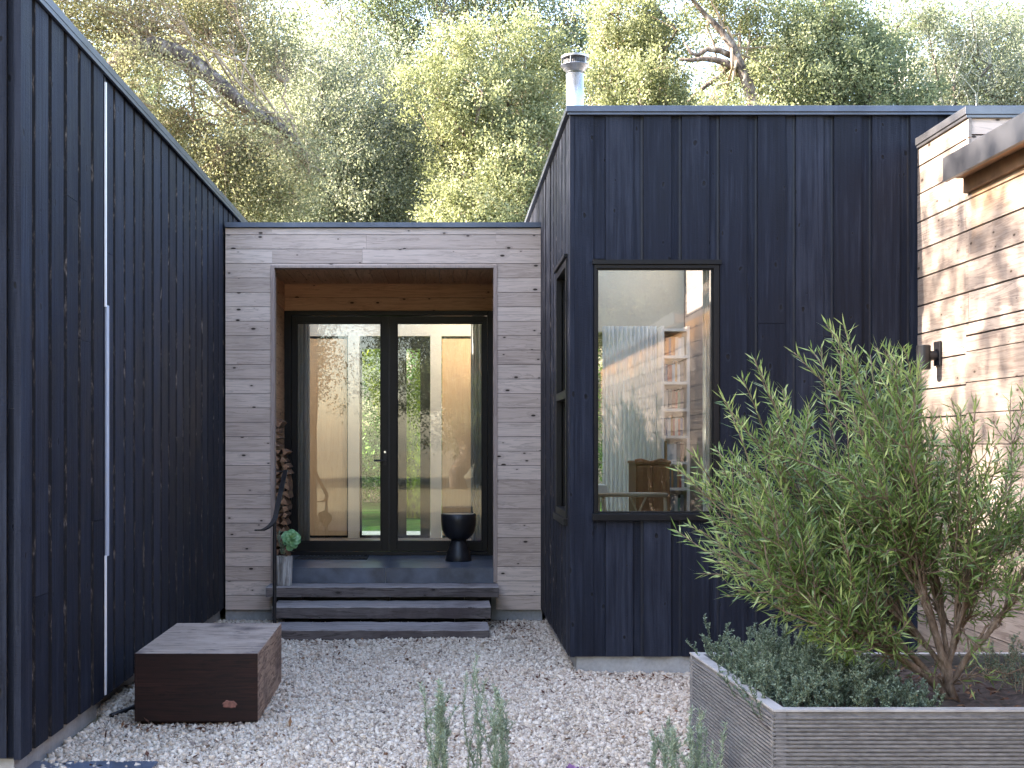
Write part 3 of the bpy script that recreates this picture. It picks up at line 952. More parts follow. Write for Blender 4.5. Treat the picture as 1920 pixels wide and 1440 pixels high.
mb.box(TX - 0.03, TX + 0.25, TY + 0.25, ty1, TZ - 0.043, TZ)
mb.box(TX - 0.018, tx1, TY - 0.022, TY - 0.006, TZ - 0.062, TZ - 0.043)
mb.build("roof_cap", M['capmetal'], tower, bevel=0.003)
mb = MB()
for r in rects(TX + 0.05, tx1, TY + 0.15, ty1, [(1.1, 2.72, 10.4, 14.5)]): mb.box(r[0], r[1], r[2], r[3], TZ - 0.18, TZ - 0.055)  # roof left open over the room, a gap added to let daylight in
mb.build("roof", M['whitewall'], tower)
# front window
win = thing("tmp", (0, 0, 0), "x", "x"); bpy.data.objects.remove(win)
mb = MB()
mb.box(wx0, gx0, TY - 0.006, TY + 0.10, wz0 + 0.05, wz1 - 0.035); mb.box(gx1, wx1 - 0.002, TY - 0.006, TY + 0.10, wz0 + 0.05, wz1 - 0.035)
mb.box(gx0, gx1, TY - 0.0058, TY + 0.10, gz1, wz1 - 0.035); mb.box(gx0, gx1, TY - 0.0058, TY + 0.10, wz0 + 0.05, gz0)
mb.box(wx0 - 0.012, wx1 + 0.012, TY - 0.022, TY + 0.10, wz1 - 0.033, wz1 - 0.002)      # head drip
for q in ((gx0, gx0 + .012, gz0, gz1), (gx1 - .012, gx1, gz0, gz1), (gx0 + .012, gx1 - .012, gz0, gz0 + .012), (gx0 + .012, gx1 - .012, gz1 - .012, gz1)):
    mb.box(q[0], q[1], TY + 0.012, TY + 0.03, q[2], q[3])
wf = mb.build("window", M['blackframe'], tower, bevel=0.002)
mb = MB(); mb.box(wx0 - 0.014, wx1 + 0.004, TY - 0.035, TY + 0.10, wz0 - 0.002, wz0 + 0.046); mb.build("sill", M['blackframe'], wf, bevel=0.003)
mb = MB(); mb.box(gx0, gx1, TY + 0.034, TY + 0.040, gz0, gz1); mb.build("glass", M['glass'], wf)
# side window
mb = MB()
for a, b, c, d in ((sy0 - 0.055, sy0, 1.10, 2.98), (sy1, sy1 + 0.055, 1.10, 2.98), (sy0, sy1, 2.925, 2.98), (sy0, sy1, 1.10, 1.15), (sy0, sy1, 1.97, 2.03)):
    mb.box(TX - 0.012, TX + 0.10, a, b, c, d)
mb.box(TX - 0.03, TX + 0.02, sy0 - 0.07, sy1 + 0.07, 1.05, 1.098); mb.box(TX - 0.03, TX + 0.02, sy0 - 0.07, sy1 + 0.07, 2.982, 3.01)
ws = mb.build("window", M['blackframe'], tower, bevel=0.002)
for a, b in ((1.15, 1.97), (2.03, 2.925)):
    mb = MB(); mb.box(TX + 0.035, TX + 0.041, sy0, sy1, a, b); mb.build("glass", M['glass'], ws)
# interior shell
RB = 14.6
mb = MB(); mb.box(TX + 0.14, tx1 - 0.14, TY + 0.14, ty1, 0.35, 0.45); mb.build("room_floor", M['floorwood'], tower)
mb = MB()
shell(mb, 'y', RB, RB + 0.12, TX + 0.14, tx1 - 0.14, 0.45, TZ - 0.18, [(1.25, 2.38, 0.55, 2.92)])
shell(mb, 'y', TY + 0.142, TY + 0.16, TX + 0.142, tx1 - 0.14, 0.45, TZ - 0.18, [(wx0 + .01, wx1 - .01, wz0 + 0.03, wz1 - 0.02)])
shell(mb, 'x', TX + 0.142, TX + 0.16, TY + 0.16, RB, 0.45, TZ - 0.18, [(sy0, sy1, 1.14, 2.93)])
mb.build("room_wall", M['roomwall'], tower)
mb = MB(); mb.box(2.74, 2.84, TY + 0.16, RB, 0.45, TZ - 0.18)
mb.build("added_dark_partition", M['darkwall'], tower)  # added partition, coloured dark so reflections stand out in the window
# flue
cx_, cy2 = 1.144, 11.16
mb = MB()
pr = [(0.0765, TZ - 0.1), (0.0765, 4.50), (0.079, 4.503), (0.079, 4.518), (0.0765, 4.521), (0.0765, 4.86)]
mb.lathe(pr, cx_, cy2, 40)
ch = mb.build("chimney_pipe", M['steel'], tower, smooth=True)
ch['label'] = "shiny steel chimney pipe on the tower roof"
for e in ch.data.polygons:
    pass
mb = MB(); mb.lathe([(0.0775, 4.880), (0.100, 4.905), (0.124, 4.930), (0.128, 4.932), (0.126, 4.936), (0.07, 4.922)], cx_, cy2, 48)
mb.build("lower_collar", M['dullsteel'], ch)
mb = MB(); mb.lathe([(0.096, 4.922), (0.096, 4.992)], cx_, cy2, 40)
mb.build("spark_cage", M['blackmetal'], ch)
for k in range(5):
    t_ = k * 2 * math.pi / 5 + 0.5
    mb = MB(); mb.tube([(cx_ + 0.115 * math.cos(t_), cy2 + 0.115 * math.sin(t_), 4.930), (cx_ + 0.115 * math.cos(t_), cy2 + 0.115 * math.sin(t_), 4.998)], 0.004, 6)
    mb.build("cage_strap", M['dullsteel'], ch)
mb = MB()
for zz in np.linspace(4.938, 4.985, 5):
    mb.tube([(cx_ + 0.098 * math.cos(a), cy2 + 0.098 * math.sin(a), zz) for a in np.linspace(0, 2 * math.pi, 41)], 0.0013, 4)
for a in np.linspace(0, 2 * math.pi, 41)[:-1]:
    mb.tube([(cx_ + 0.098 * math.cos(a), cy2 + 0.098 * math.sin(a), 4.90), (cx_ + 0.098 * math.cos(a), cy2 + 0.098 * math.sin(a), 4.99)], 0.0013, 4)
mb.build("cage_mesh", M['bronze'], ch)
mb = MB(); mb.lathe([(0.100, 4.993), (0.121, 4.996), (0.1225, 5.006), (0.1205, 5.014), (0.06, 5.024), (0.01, 5.026)], cx_, cy2, 48)
mb.build("rain_cap", M['dullsteel'], ch)

# room contents
curtain("curtain", 1.80, 2.41, RB - 0.12, 0.47, 2.97, M['sheer'], 13, 0.030, "tall white sheer curtain hanging inside the tower window")
curtain("curtain", 1.885, 1.93, TY + 0.24, 0.47, 2.97, M['sheer'], 2, 0.015, "gathered white curtain edge at the right of the tower window")
shelf = thing("bookshelf", (2.58, 14.3, 0.45), "white open bookshelf full of books at the back of the tower room", "bookshelf")
bx0, bx1, by0, by1 = 2.42, 2.735, 14.22, 14.56
mb = MB()
mb.box(bx0, bx0 + 0.03, by0, by1, 0.45, 2.95); mb.box(bx1 - 0.03, bx1, by0, by1, 0.45, 2.95)
mb.build("side_panel", M['whitewall'], shelf)
mb = MB(); mb.box(bx0, bx1, by1 + 0.001, by1 + 0.015, 0.45, 2.95); mb.build("back_panel", M['whitewall'], shelf)
SHZ = [0.55, 0.85, 1.15, 1.44, 1.73, 2.03, 2.33, 2.62, 2.92]
for zz in SHZ:
    mb = MB(); mb.box(bx0 + 0.03, bx1 - 0.03, by0, by1, zz - 0.03, zz); mb.build("shelf", M['whitewall'], shelf)
bk_i = 0
proto_books = []
for k, mt in enumerate(M['books']):
    me = bpy.data.meshes.new("book")
    b_ = MB(); wd = 0.022 + 0.006 * (k % 4); hh = 0.185 + 0.012 * (k % 5)
    b_.box(0, wd, 0, 0.15, 0, hh)
    b_.box(0.002, wd - 0.002, 0.004, 0.149, 0.003, hh - 0.003)
    proto_books.append((b_, mt, wd))
BOOKN = ["dark red", "navy blue", "cream", "black", "orange brown", "dark green", "off white", "brown"]
book_meshes = {}
for si, zz in enumerate(SHZ[1:-1]):
    u = bx0 + 0.045
    while u < bx1 - 0.075:
        k = random.randrange(len(proto_books))
        b_, mt, wd = proto_books[k]
        if k not in book_meshes:
            o = MB.build(b_, "book", mt); book_meshes[k] = o
        else:
            o = book_meshes[k].copy(); COL.objects.link(o)
        o.location = (u, by0 + 0.03 + random.uniform(0, 0.02), zz + 0.0005)
        tag(o, BOOKN[k] + " book standing on the bookshelf behind the tower window", "book", "books on the white shelf, " + BOOKN[k])
        u += wd + 0.0015 + (random.uniform(0.04, 0.12) if random.random() < 0.08 else 0)
cab = thing("wooden_cabinet", (2.05, 12.6, 0.45), "tall brown wooden cabinet standing in front of the sheer curtain", "cabinet")
mb = MB(); mb.box(1.87, 2.20, 12.45, 12.95, 0.45, 1.44); mb.build("body", M['walnut'], cab, bevel=0.004)
mb = MB(); mb.box(1.86, 2.21, 12.44, 12.96, 1.441, 1.47)
mb.tube([(1.86 + i * 0.35 / 12, 12.46, 1.475 + 0.012 * math.sin(i * 0.9)) for i in range(13)], 0.012, 8); mb.build("top", M['walnut'], cab, bevel=0.003)
mb = MB(); mb.box(1.88, 2.03, 12.435, 12.449, 0.52, 1.42); mb.box(2.036, 2.19, 12.435, 12.449, 0.52, 1.42); mb.build("door", M['walnut'], cab, bevel=0.003)
tab = thing("side_table", (1.55, 14.2, 0.45), "white table under the curtain seen through the tower window", "table")
mb = MB(); mb.box(1.30, 1.78, 13.9, 14.45, 1.10, 1.19); mb.build("table_top", M['whitewall'], tab, bevel=0.004)
for a in (1.34, 1.74):
    for b in (13.95, 14.40):
        mb = MB(); mb.box(a - .02, a + .02, b - .02, b + .02, 0.45, 1.099); mb.build("leg", M['whitewall'], tab)
plant = thing("potted_plant", (1.60, 14.1, 1.19), "slim leafy plant in a small pot on the white table", "plant")
mb = MB(); mb.lathe([(0.04, 1.191), (0.055, 1.27), (0.05, 1.27), (0.045, 1.25)], 1.60, 14.1, 20); mb.build("pot", M['potstone'], plant)
C = np.array([(1.60, 14.1, 1.26)]) + np.abs(R.normal(size=(40, 3))) * np.array([0.02, 0.02, 0.12])
D = rand_dirs(40) + np.array([0, 0, 0.5]); V, F = leaf_quads(C, D, rand_dirs(40), 0.17, 0.025)
np_mesh("leaves", V, F, M['leaf_mid'], plant, attr=R.uniform(0, 1, 40))
mb = MB(); mb.tube([(1.60, 14.1, 1.24), (1.61, 14.1, 1.38), (1.60, 14.1, 1.52)], 0.004, 5); mb.build("stem", M['twig'], plant)

chx, chy = 1.70, 11.35
chair = thing("wishbone_chair", (chx, chy, 0.45), "pale oak chair with curved back rail inside the tower window", "chair")
arc = [(chx + 0.31 * math.cos(t_), chy + 0.26 - 0.44 * math.sin(t_) , 0.45 + 0.725 + 0.02 * math.sin(t_)) for t_ in np.linspace(-0.05, math.pi + 0.05, 25)]
mb = MB(); mb.tube(arc, [0.016 + 0.006 * math.sin(math.pi * i / 24) for i in range(25)], 10); mb.build("back_rail", M['chairwood'], chair, smooth=True)
mb = MB(); mb.box(chx - 0.24, chx + 0.24, chy - 0.12, chy + 0.30, 0.45 + 0.42, 0.45 + 0.45); mb.build("seat", M['chairwood'], chair, bevel=0.01)
for sx in (-1, 1):
    mb = MB(); mb.tube([(chx + sx * 0.23, chy + 0.28, 0.45), (chx + sx * 0.24, chy + 0.27, 0.88)], [0.014, 0.018], 8); mb.build("leg", M['chairwood'], chair)
    mb = MB(); mb.tube([(chx + sx * 0.18, chy - 0.14, 0.45), (chx + sx * 0.20, chy - 0.12, 0.88), (chx + sx * 0.27, chy + 0.02, 1.05), (chx + sx * 0.275, chy + 0.08, 1.172)], [0.014, 0.019, 0.017, 0.014], 8); mb.build("leg", M['chairwood'], chair, smooth=True)
mb = MB()
mb.tube([(chx, chy - 0.10, 0.89), (chx, chy - 0.14, 1.02), (chx - 0.07, chy - 0.16, 1.18)], 0.010, 6)
mb.tube([(chx, chy - 0.14, 1.02), (chx + 0.07, chy - 0.16, 1.18)], 0.010, 6)
mb.build("splat", M['chairwood'], chair)

# ------------------------------------------------------------------ cedar wing on the right
CX = 3.34
cw = thing("cedar_wing", (5, 4, 0), "pale cedar clad wing with metal canopy along the right side of the courtyard", "building")
YC = 8.163
mb = MB()
mb.box(CX + 0.02, 6.5, YC + 0.02, TY - 0.06, 0.0, 3.72)
mb.box(CX + 0.02, 6.5, -9, YC + 0.02, 0.0, 3.40)
mb.box(CX + 0.02, 6.5, 0.47, 2.3, 3.40, 3.72)
mb.build("wall", M['char_trim'], cw)
HA, HB, HT = 5.6, 8.19, 2.335      # flush door in the boards
mb = MB()
HP = 0.1963
z00 = 0.06
hatch = (HA, HB, -1, HT)
# boards, full height zone up to the canopy then parapet boxes
z = z00
holes_c = [hatch]
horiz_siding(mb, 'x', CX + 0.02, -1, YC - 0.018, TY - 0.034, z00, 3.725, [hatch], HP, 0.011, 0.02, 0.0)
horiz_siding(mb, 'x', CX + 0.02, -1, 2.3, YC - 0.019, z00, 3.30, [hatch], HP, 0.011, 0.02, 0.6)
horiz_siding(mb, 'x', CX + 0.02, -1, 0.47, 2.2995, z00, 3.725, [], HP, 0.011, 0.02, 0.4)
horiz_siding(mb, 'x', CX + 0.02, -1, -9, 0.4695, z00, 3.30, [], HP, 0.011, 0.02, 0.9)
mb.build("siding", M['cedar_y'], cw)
mb = MB()
horiz_siding(mb, 'x', CX + 0.02, -1, HA + 0.006, HB - 0.006, z00 + 0.011, HT - 0.006, [], HP, 0.006, 0.0215, 0)
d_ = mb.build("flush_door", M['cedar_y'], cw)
mb = MB()
horiz_siding(mb, 'y', YC + 0.02, -1, CX + 0.001, 6.4, 3.42, 3.725, [], HP, 0.011, 0.02, 0.3)
mb.build("parapet_boards", M['cedar_x'], cw)
for a, b in ((YC, TY - 0.055), (0.47, 2.3)):
    mb = MB(); mb.box(CX - 0.025, CX + 0.2, a - 0.03, b, 3.735, 3.785); mb.box(CX + 0.2, 6.5, a - 0.03, a + 0.15, 3.735, 3.785)
    mb.box(CX - 0.016, CX + 0.02, a - 0.02, b, 3.715, 3.735); mb.box(CX + 0.02, 6.5, a - 0.02, a + 0.02, 3.715, 3.735)
    mb.build("parapet_cap", M['bronze'], cw, bevel=0.002)
    mb = MB(); mb.box(CX + 0.05, 6.4, a + 0.03, b - 0.03, 3.65, 3.73); mb.build("parapet_roof", M['capmetal'], cw)
for a, b in ((2.3, YC - 0.005), (-9, 0.465)):
    mb = MB(); mb.box(CX - 0.16, CX - 0.145, a, b, 3.307, 3.46); mb.box(CX - 0.145, 6.4, a, b, 3.448, 3.46); mb.box(CX - 0.145, CX - 0.13, a, b, 3.307, 3.315)
    mb.build("canopy_fascia", M['bronze'], cw, bevel=0.001)
    mb = MB(); mb.box(CX - 0.144, CX + 0.02, a, b - 0.002, 3.33, 3.447); mb.build("canopy_soffit", M['fresh_y'], cw)
    mb = MB(); mb.box(CX - 0.03, CX + 0.0205, a, b, 3.235, 3.329); mb.build("ledger", M['ledger'], cw)

# sconce
sc_y = 8.63
sco = thing("wall_sconce", (CX, sc_y, 2.2), "black cylinder wall light on the cedar wall beside the tower", "wall light")
mb = MB(); mb.box(CX - 0.018, CX - 0.003, sc_y - 0.055, sc_y + 0.055, 2.165, 2.33); mb.build("back_plate", M['blackmetal'], sco, bevel=0.004)
mb = MB(); mb.tube([(CX - 0.018, sc_y, 2.235), (CX - 0.075, sc_y, 2.235)], 0.032, 16); mb.build("arm", M['blackmetal'], sco)
mb = MB(); mb.lathe([(0.040, 2.14), (0.046, 2.142), (0.046, 2.30), (0.044, 2.303), (0.02, 2.303)], CX - 0.105, sc_y, 28); mb.build("lamp_shade", M['blackmetal'], sco)

# ------------------------------------------------------------------ bench block
bn = thing("block_bench", (-1.44, 8.0, 0), "solid timber block bench with dark front on the gravel", "bench")
mb = MB()
p = [(-1.785, 7.385), (-1.072, 7.385), (-1.094, 8.633), (-1.80, 8.633)]
zt, zb = 0.431, 0.035
mb.v = [(x_, y_, zb) for x_, y_ in p] + [(x_, y_, zt) for x_, y_ in p]
for q_, mi in (((3, 2, 1, 0), 1), ((4, 5, 6, 7), 0), ((0, 1, 5, 4), 1), ((1, 2, 6, 5), 2), ((2, 3, 7, 6), 1), ((3, 0, 4, 7), 2)): mb.quadface(q_, mi)
mb.build("block", [M['bench_top'], M['bench_end'], M['bench_side']], bn, bevel=0.005)
mb = MB(); mb.box(-1.755, -1.10, 7.42, 8.60, 0.0, 0.036); mb.build("plinth", M['bench_end'], bn)
# knot on the front end
mb = MB()
kc = at(430, 1321, 7.383)
ring = [(kc.x + 0.046 * math.cos(a) * random.uniform(.75, 1.1), 7.3835, kc.z + 0.026 * math.sin(a) * random.uniform(.7, 1.15)) for a in np.linspace(0, 2 * math.pi, 20)[:-1]]
mb.v = ring + [(kc.x + (r_[0] - kc.x) * 0.8, 7.381, kc.z + (r_[2] - kc.z) * 0.8) for r_ in ring]
nk = len(ring)
for k in range(nk): mb.quadface((k, (k + 1) % nk, nk + (k + 1) % nk, nk + k))
mb.quadface([nk + k for k in range(nk)])
M['knotwood'] = simple("red_knot_wood", (0.20, 0.080, 0.058), 0.7, 0, 0.3, 45)
mb.build("wood_knot", M['knotwood'], bn)
# irrigation pipe tucked behind
mb = MB(); mb.tube([(-1.98, 7.62, 0.02), (-1.90, 7.8, 0.03), (-1.86, 8.05, 0.028), (-1.90, 8.6, 0.028)], 0.016, 8)
tag(mb.build("drain_hose", M['blackmetal'], smooth=True, origin=(-1.9, 8, 0)), "dark hose lying between the block bench and black wall", "hose")
mb = MB(); mb.box(-2.35, -1.45, 5.95, 6.50, 0.0, 0.03)
tag(mb.build("stepping_stone", M['slate'], bevel=0.006, origin=(-1.9, 6.2, 0)), "blue slate stepping stone at the foot of the black wing", "stone")

# ------------------------------------------------------------------ handrail
hr = thing("handrail", (-1.42, 10.8, 0), "black steel handrail beside the timber steps", "handrail")
mb = MB(); mb.tube([(-1.43, 10.82, 0.0), (-1.43, 10.82, 1.0)], 0.016, 12); mb.build("post", M['blackmetal'], hr)
A_, B_, C_, D_ = Vector((-1.484, 12.0, 1.39)), Vector((-1.425, 10.85, 1.03)), Vector((-1.43, 10.70, 0.965)), Vector((-1.50, 10.60, 0.925))
path = [A_ + (B_ - A_) * (i / 8) for i in range(9)] + [Vector(v_) for v_ in bez(B_, C_ + Vector((0.01, 0, -0.01)), D_, 8)[1:]] + [D_ + Vector((-0.06, -0.02, 0.0))]
mb = MB()
for a, b in zip(path[:-1], path[1:]):
    d = (b - a).normalized(); sd = d.cross(Vector((0, 0, 1))).normalized(); up = sd.cross(d)
    mb.obox((a + b) / 2, d * ((b - a).length / 2 + 0.002), sd * 0.021, up * 0.006)
mb.build("rail", M['blackmetal'], hr)
mb = MB(); mb.box(-1.60, -1.465, 11.98, 12.02, 1.376, 1.388); mb.box(-1.632, -1.60, 11.97, 12.03, 1.35, 1.42); mb.build("bracket", M['blackmetal'], hr)

# ------------------------------------------------------------------ firewood stack in the porch
def log_mesh():
    m_ = MB()
    kind = random.random()
    n = random.choice((3, 3, 4))
    r = random.uniform(0.030, 0.056)
    prof = []
    a0 = random.uniform(0, 6.28)
    for k in range(n):
        a = a0 + 2 * math.pi * k / n + random.uniform(-0.25, 0.25)
        prof.append((r * math.cos(a) * random.uniform(.8, 1.1), r * math.sin(a) * random.uniform(.8, 1.1)))
    L = random.uniform(0.30, 0.36)
    for yy in (0, L / 2, L):
        for (a, b) in prof: m_.v.append((a * random.uniform(.94, 1.06), yy + random.uniform(-0.006, 0.006), b * random.uniform(.94, 1.06)))
    for s in (0, 1):
        for k in range(n): m_.quadface((s * n + k, s * n + (k + 1) % n, (s + 1) * n + (k + 1) % n, (s + 1) * n + k))
    m_.quadface(list(reversed(range(n)))); m_.quadface([2 * n + k for k in range(n)])
    return m_
lab = {}
lz = FLZ + 0.05
row = 0
while lz < 1.86:
    for col_ in range(2):
        xx = -1.600 + col_ * 0.070 + random.uniform(-0.014, 0.014)
        if lz > 1.62 and col_ == 1: continue
        o = log_mesh().build("firewood_log", M['log'], bevel=0.003)
        o.location = (xx, 12.30 + random.uniform(-0.03, 0.03), lz + random.uniform(-0.006, 0.006))
        tag(o, "split brown firewood log in the stack against the porch's left wall", "firewood", "firewood logs stacked in the porch")
    lz += 0.068
    row += 1

# ------------------------------------------------------------------ small porch objects
pot = thing("fluted_pot", (-1.45, 11.63, 0.352), "weathered fluted pot of succulents on the top timber step", "plant pot")
pz = 0.352
mb = MB(); mb.lathe([(0.064, pz), (0.068, pz + 0.02), (0.076, pz + 0.25), (0.078, pz + 0.268), (0.066, pz + 0.268), (0.062, pz + 0.22)], -1.45, 11.63, 64, jitter=lambda t_, z_: 1 + 0.035 * math.cos(16 * t_))
mb.build("pot", M['potstone'], pot)
mb = MB(); mb.lathe([(0.063, pz + 0.22), (0.063, pz + 0.235), (0.01, pz + 0.24)], -1.45, 11.63, 24); mb.build("soil", M['soil'], pot)
Vs, Fs, At = [], [], []
nn = 0
c0 = np.array((-1.372, 11.55, 0.352 + 0.43))
axis = unit(np.array([[0.35, -0.75, 0.35]]))[0]
e1 = unit(np.cross(axis, (0, 0, 1.0))[None])[0]; e2 = np.cross(axis, e1)
for k in range(34):
    fr = (k / 34) ** 0.8
    ang = k * 2.39996 + random.uniform(-.12, .12)
    radial = e1 * math.cos(ang) + e2 * math.sin(ang); tang = np.cross(axis, radial)
    L = (0.030 + 0.075 * fr) * random.uniform(.88, 1.1); W = L * 0.34
    lift = 0.9 - 1.05 * fr
    d = unit((radial + axis * lift)[None])[0]; nr = np.cross(tang, d)
    b = len(Vs)
    rows = [(0.05, .25), (.4, .62), (.72, 1.0), (.92, .7), (1.0, .12)]
    for f_, w__ in rows:
        cen = c0 + d * L * f_ + nr * 0.012 * (f_ ** 2) * (1 if fr > .3 else -1) + axis * (0.02 - 0.035 * fr)
        cup = 0.006 * w__
        Vs += [cen - tang * W * w__ + axis * cup, cen - axis * cup * .3, cen + tang * W * w__ + axis * cup]
    for q_ in range(len(rows) - 1):
        for h in (0, 1):
            Fs.append((b + q_ * 3 + h, b + q_ * 3 + h + 1, b + q_ * 3 + 4 + h, b + q_ * 3 + 3 + h)); At.append(1.0 - 0.75 * fr + 0.25 * (q_ / 3) - 0.25 * h + random.uniform(-.08, .08))
np_mesh("rosette", Vs, Fs, M['leaf_succ'], pot, attr=np.clip(At, 0, 1), smooth=False)
mb = MB(); mb.tube([(-1.44, 11.63, pz + 0.23), (-1.42, 11.60, pz + 0.30), (-1.38, 11.56, pz + 0.42)], [0.010, 0.009, 0.008], 7); mb.build("rosette_stem", M['shrubwood'], pot)
C, D = [], []
for k in range(5):
    top = np.array((-1.47 + random.uniform(-.05, .04), 11.62 + random.uniform(-.03, .03), pz + random.uniform(.38, .50)))
    bs = np.array((-1.46, 11.63, pz + .23))
    for q_ in range(34):
        f_ = random.uniform(.25, 1); C.append(bs + (top - bs) * f_); d = R.normal(size=3); d[2] = abs(d[2]) + .9; D.append(d)
V, F = leaf_quads(np.array(C), np.array(D), rand_dirs(len(C)), 0.045, 0.008)
np_mesh("trailing_leaves", V, F, M['leaf_rosemary'], pot, attr=R.uniform(0.1, .9, len(F)))

st = thing("pedestal_stool", (0.145, 12.55, FLZ), "black goblet shaped pedestal stool on the slate porch floor", "stool")
sx_, sy_ = 0.145, 12.55
z0_ = FLZ
mb = MB(); mb.lathe([(0.128, z0_), (0.130, z0_ + 0.006), (0.118, z0_ + 0.06), (0.098, z0_ + 0.13), (0.080, z0_ + 0.185), (0.075, z0_ + 0.205)], sx_, sy_, 48); mb.build("base", M['blackmetal'], st, smooth=True)
mb = MB(); mb.lathe([(0.070, z0_ + 0.203), (0.095, z0_ + 0.215), (0.130, z0_ + 0.245), (0.155, z0_ + 0.29), (0.168, z0_ + 0.345), (0.172, z0_ + 0.40), (0.1725, z0_ + 0.460), (0.168, z0_ + 0.463), (0.160, z0_ + 0.455)], sx_, sy_, 48); mb.build("bowl", M['blackmetal'], st, smooth=True)
mb = MB(); mb.lathe([(0.158, z0_ + 0.44), (0.158, z0_ + 0.458), (0.01, z0_ + 0.459)], sx_, sy_, 40); mb.build("wooden_top", M['chairwood'], st)
mb = MB(); mb.box(-1.47, -0.76, 12.66, 13.02, FLZ, FLZ + 0.010)
for k in range(18): mb.box(-1.46 + k * 0.0385, -1.435 + k * 0.0385, 12.67, 13.01, FLZ + 0.010, FLZ + 0.014)
tag(mb.build("door_mat", M['rope'], origin=(-1.1, 12.85, FLZ)), "thin black ribbed mat in front of the glass door", "door mat")

# ------------------------------------------------------------------ planter
pl = thing("ribbed_planter", (2.3, 5.6, 0), "grey ribbed raised planter bed in front of the tower", "planter")
hF = 0.600
nA, nB, nC, nD = Vector((1.284, 4.98, 0)), Vector((3.28, 4.98, 0)), Vector((3.28, 6.35, 0)), Vector((1.222, 6.35, 0))
def ribwall(m_, a, b, inward, th=0.05):
    d = (b - a).normalized()
    nrib = 36
    pit = (hF - 0.03) / nrib
    m_.obox((a + b) / 2 + inward * (th / 2 + 0.004) + Vector((0, 0, hF / 2 - 0.002)), d * ((b - a).length / 2), inward * (th / 2 - 0.004), Vector((0, 0, hF / 2 - 0.002)))
    for k in range(nrib):
        zc = 0.012 + (k + 0.5) * pit
        m_.obox((a + b) / 2 + inward * 0.004 + Vector((0, 0, zc)), d * ((b - a).length / 2 + 0.0), inward * 0.0065, Vector((0, 0, pit * 0.29)))
mb = MB()
inA = Vector((0, 1, 0)); inL = Vector((1, 0.045, 0)).normalized()
ribwall(mb, nA, nB, inA); ribwall(mb, nD, nA, inL); ribwall(mb, nC, nD, Vector((0, -1, 0))); ribwall(mb, nB, nC, Vector((-1, 0, 0)))
mb.build("ribbed_wall", M['ribbed'], pl)
mb = MB()
for a, b, i_ in ((nA, nB, inA), (nD, nA, inL), (nC, nD, Vector((0, -1, 0))), (nB, nC, Vector((-1, 0, 0)))):
    d = (b - a).normalized()
    mb.obox((a + b) / 2 + i_ * 0.024 + Vector((0, 0, hF + 0.001 + (0.001 if i_.x else 0))), d * ((b - a).length / 2), i_ * 0.026, Vector((0, 0, 0.004)))
mb.build("rim", M['planter_cap'], pl)
gxx, gyy = np.meshgrid(np.linspace(1.27, 3.24, 60), np.linspace(5.02, 6.31, 40))
gz_ = 0.535 + 0.012 * np.sin(gxx * 9 + gyy * 5) + R.normal(size=gxx.shape) * 0.006
V = np.stack([gxx, gyy, gz_], -1).reshape(-1, 3)
F = [(j * 60 + i, j * 60 + i + 1, (j + 1) * 60 + i + 1, (j + 1) * 60 + i) for j in range(39) for i in range(59)]
np_mesh("soil", V, F, M['soil'], pl)
nl = 500
C = np.stack([R.uniform(1.5, 3.2, nl), R.uniform(5.05, 6.3, nl), R.uniform(0.55, 0.565, nl)], -1); D = rand_dirs(nl); D[:, 2] *= .3
V, F = leaf_quads(C, D, np.tile((0, 0, 1.), (nl, 1)) + R.normal(size=(nl, 3)) * .3, R.uniform(.02, .07, nl), R.uniform(.006, .02, nl))
tag(np_mesh("leaf_mulch", V, F, M['leaf_dead'], attr=R.uniform(0, 1, nl)), "dry brown leaf mulch on the planter soil", "mulch", kind='stuff')

# ------------------------------------------------------------------ big willow-leaved shrub
sb = thing("willow_leaved_shrub", (2.163, 5.5, 0.54), "large spreading shrub with narrow green leaves growing in the ribbed planter", "shrub")
base = np.array((2.163, 5.5, 0.53))
stems = MB()
LC, LD, LA = [], [], []
def leafy(P, r0, spacing=0.0085, frac0=0.25, tipgold=0.25, leafL=(0.045, 0.075)):
    """cover the outer part of polyline P with narrow leaves"""
    P = np.array(P)
    seg = np.linalg.norm(np.diff(P, axis=0), axis=1); cum = np.concatenate([[0], np.cumsum(seg)])
    tot = cum[-1]
    ds = np.arange(tot * frac0, tot, spacing)
    ph = random.uniform(0, 6.28)
    for i, d in enumerate(ds):
        k = min(np.searchsorted(cum, d) - 1, len(seg) - 1); k = max(k, 0)
        f = (d - cum[k]) / max(seg[k], 1e-6)
        pt = P[k] + (P[k + 1] - P[k]) * f
        ax = (P[k + 1] - P[k]) / max(seg[k], 1e-6)
        a = ph + i * 2.4
        e1 = np.cross(ax, (0.3, 0.2, 1.0)); e1 /= max(np.linalg.norm(e1), 1e-6); e2 = np.cross(ax, e1)
        rad_ = e1 * math.cos(a) + e2 * math.sin(a)
        u_ = d / tot
        op = 1.25 - 0.65 * u_
        LC.append(pt); LD.append(ax * (1.05 - op * 0.35) + rad_ * op * random.uniform(0.6, 1.25) + R.normal(size=3) * 0.16)
        LA.append(np.clip(0.40 + 0.32 * (u_ > 0.85) * tipgold * 3 + random.gauss(0, 0.17), 0, 1))
def pxp(px, py, Y): return np.array(at(px, py, Y))
targets = []
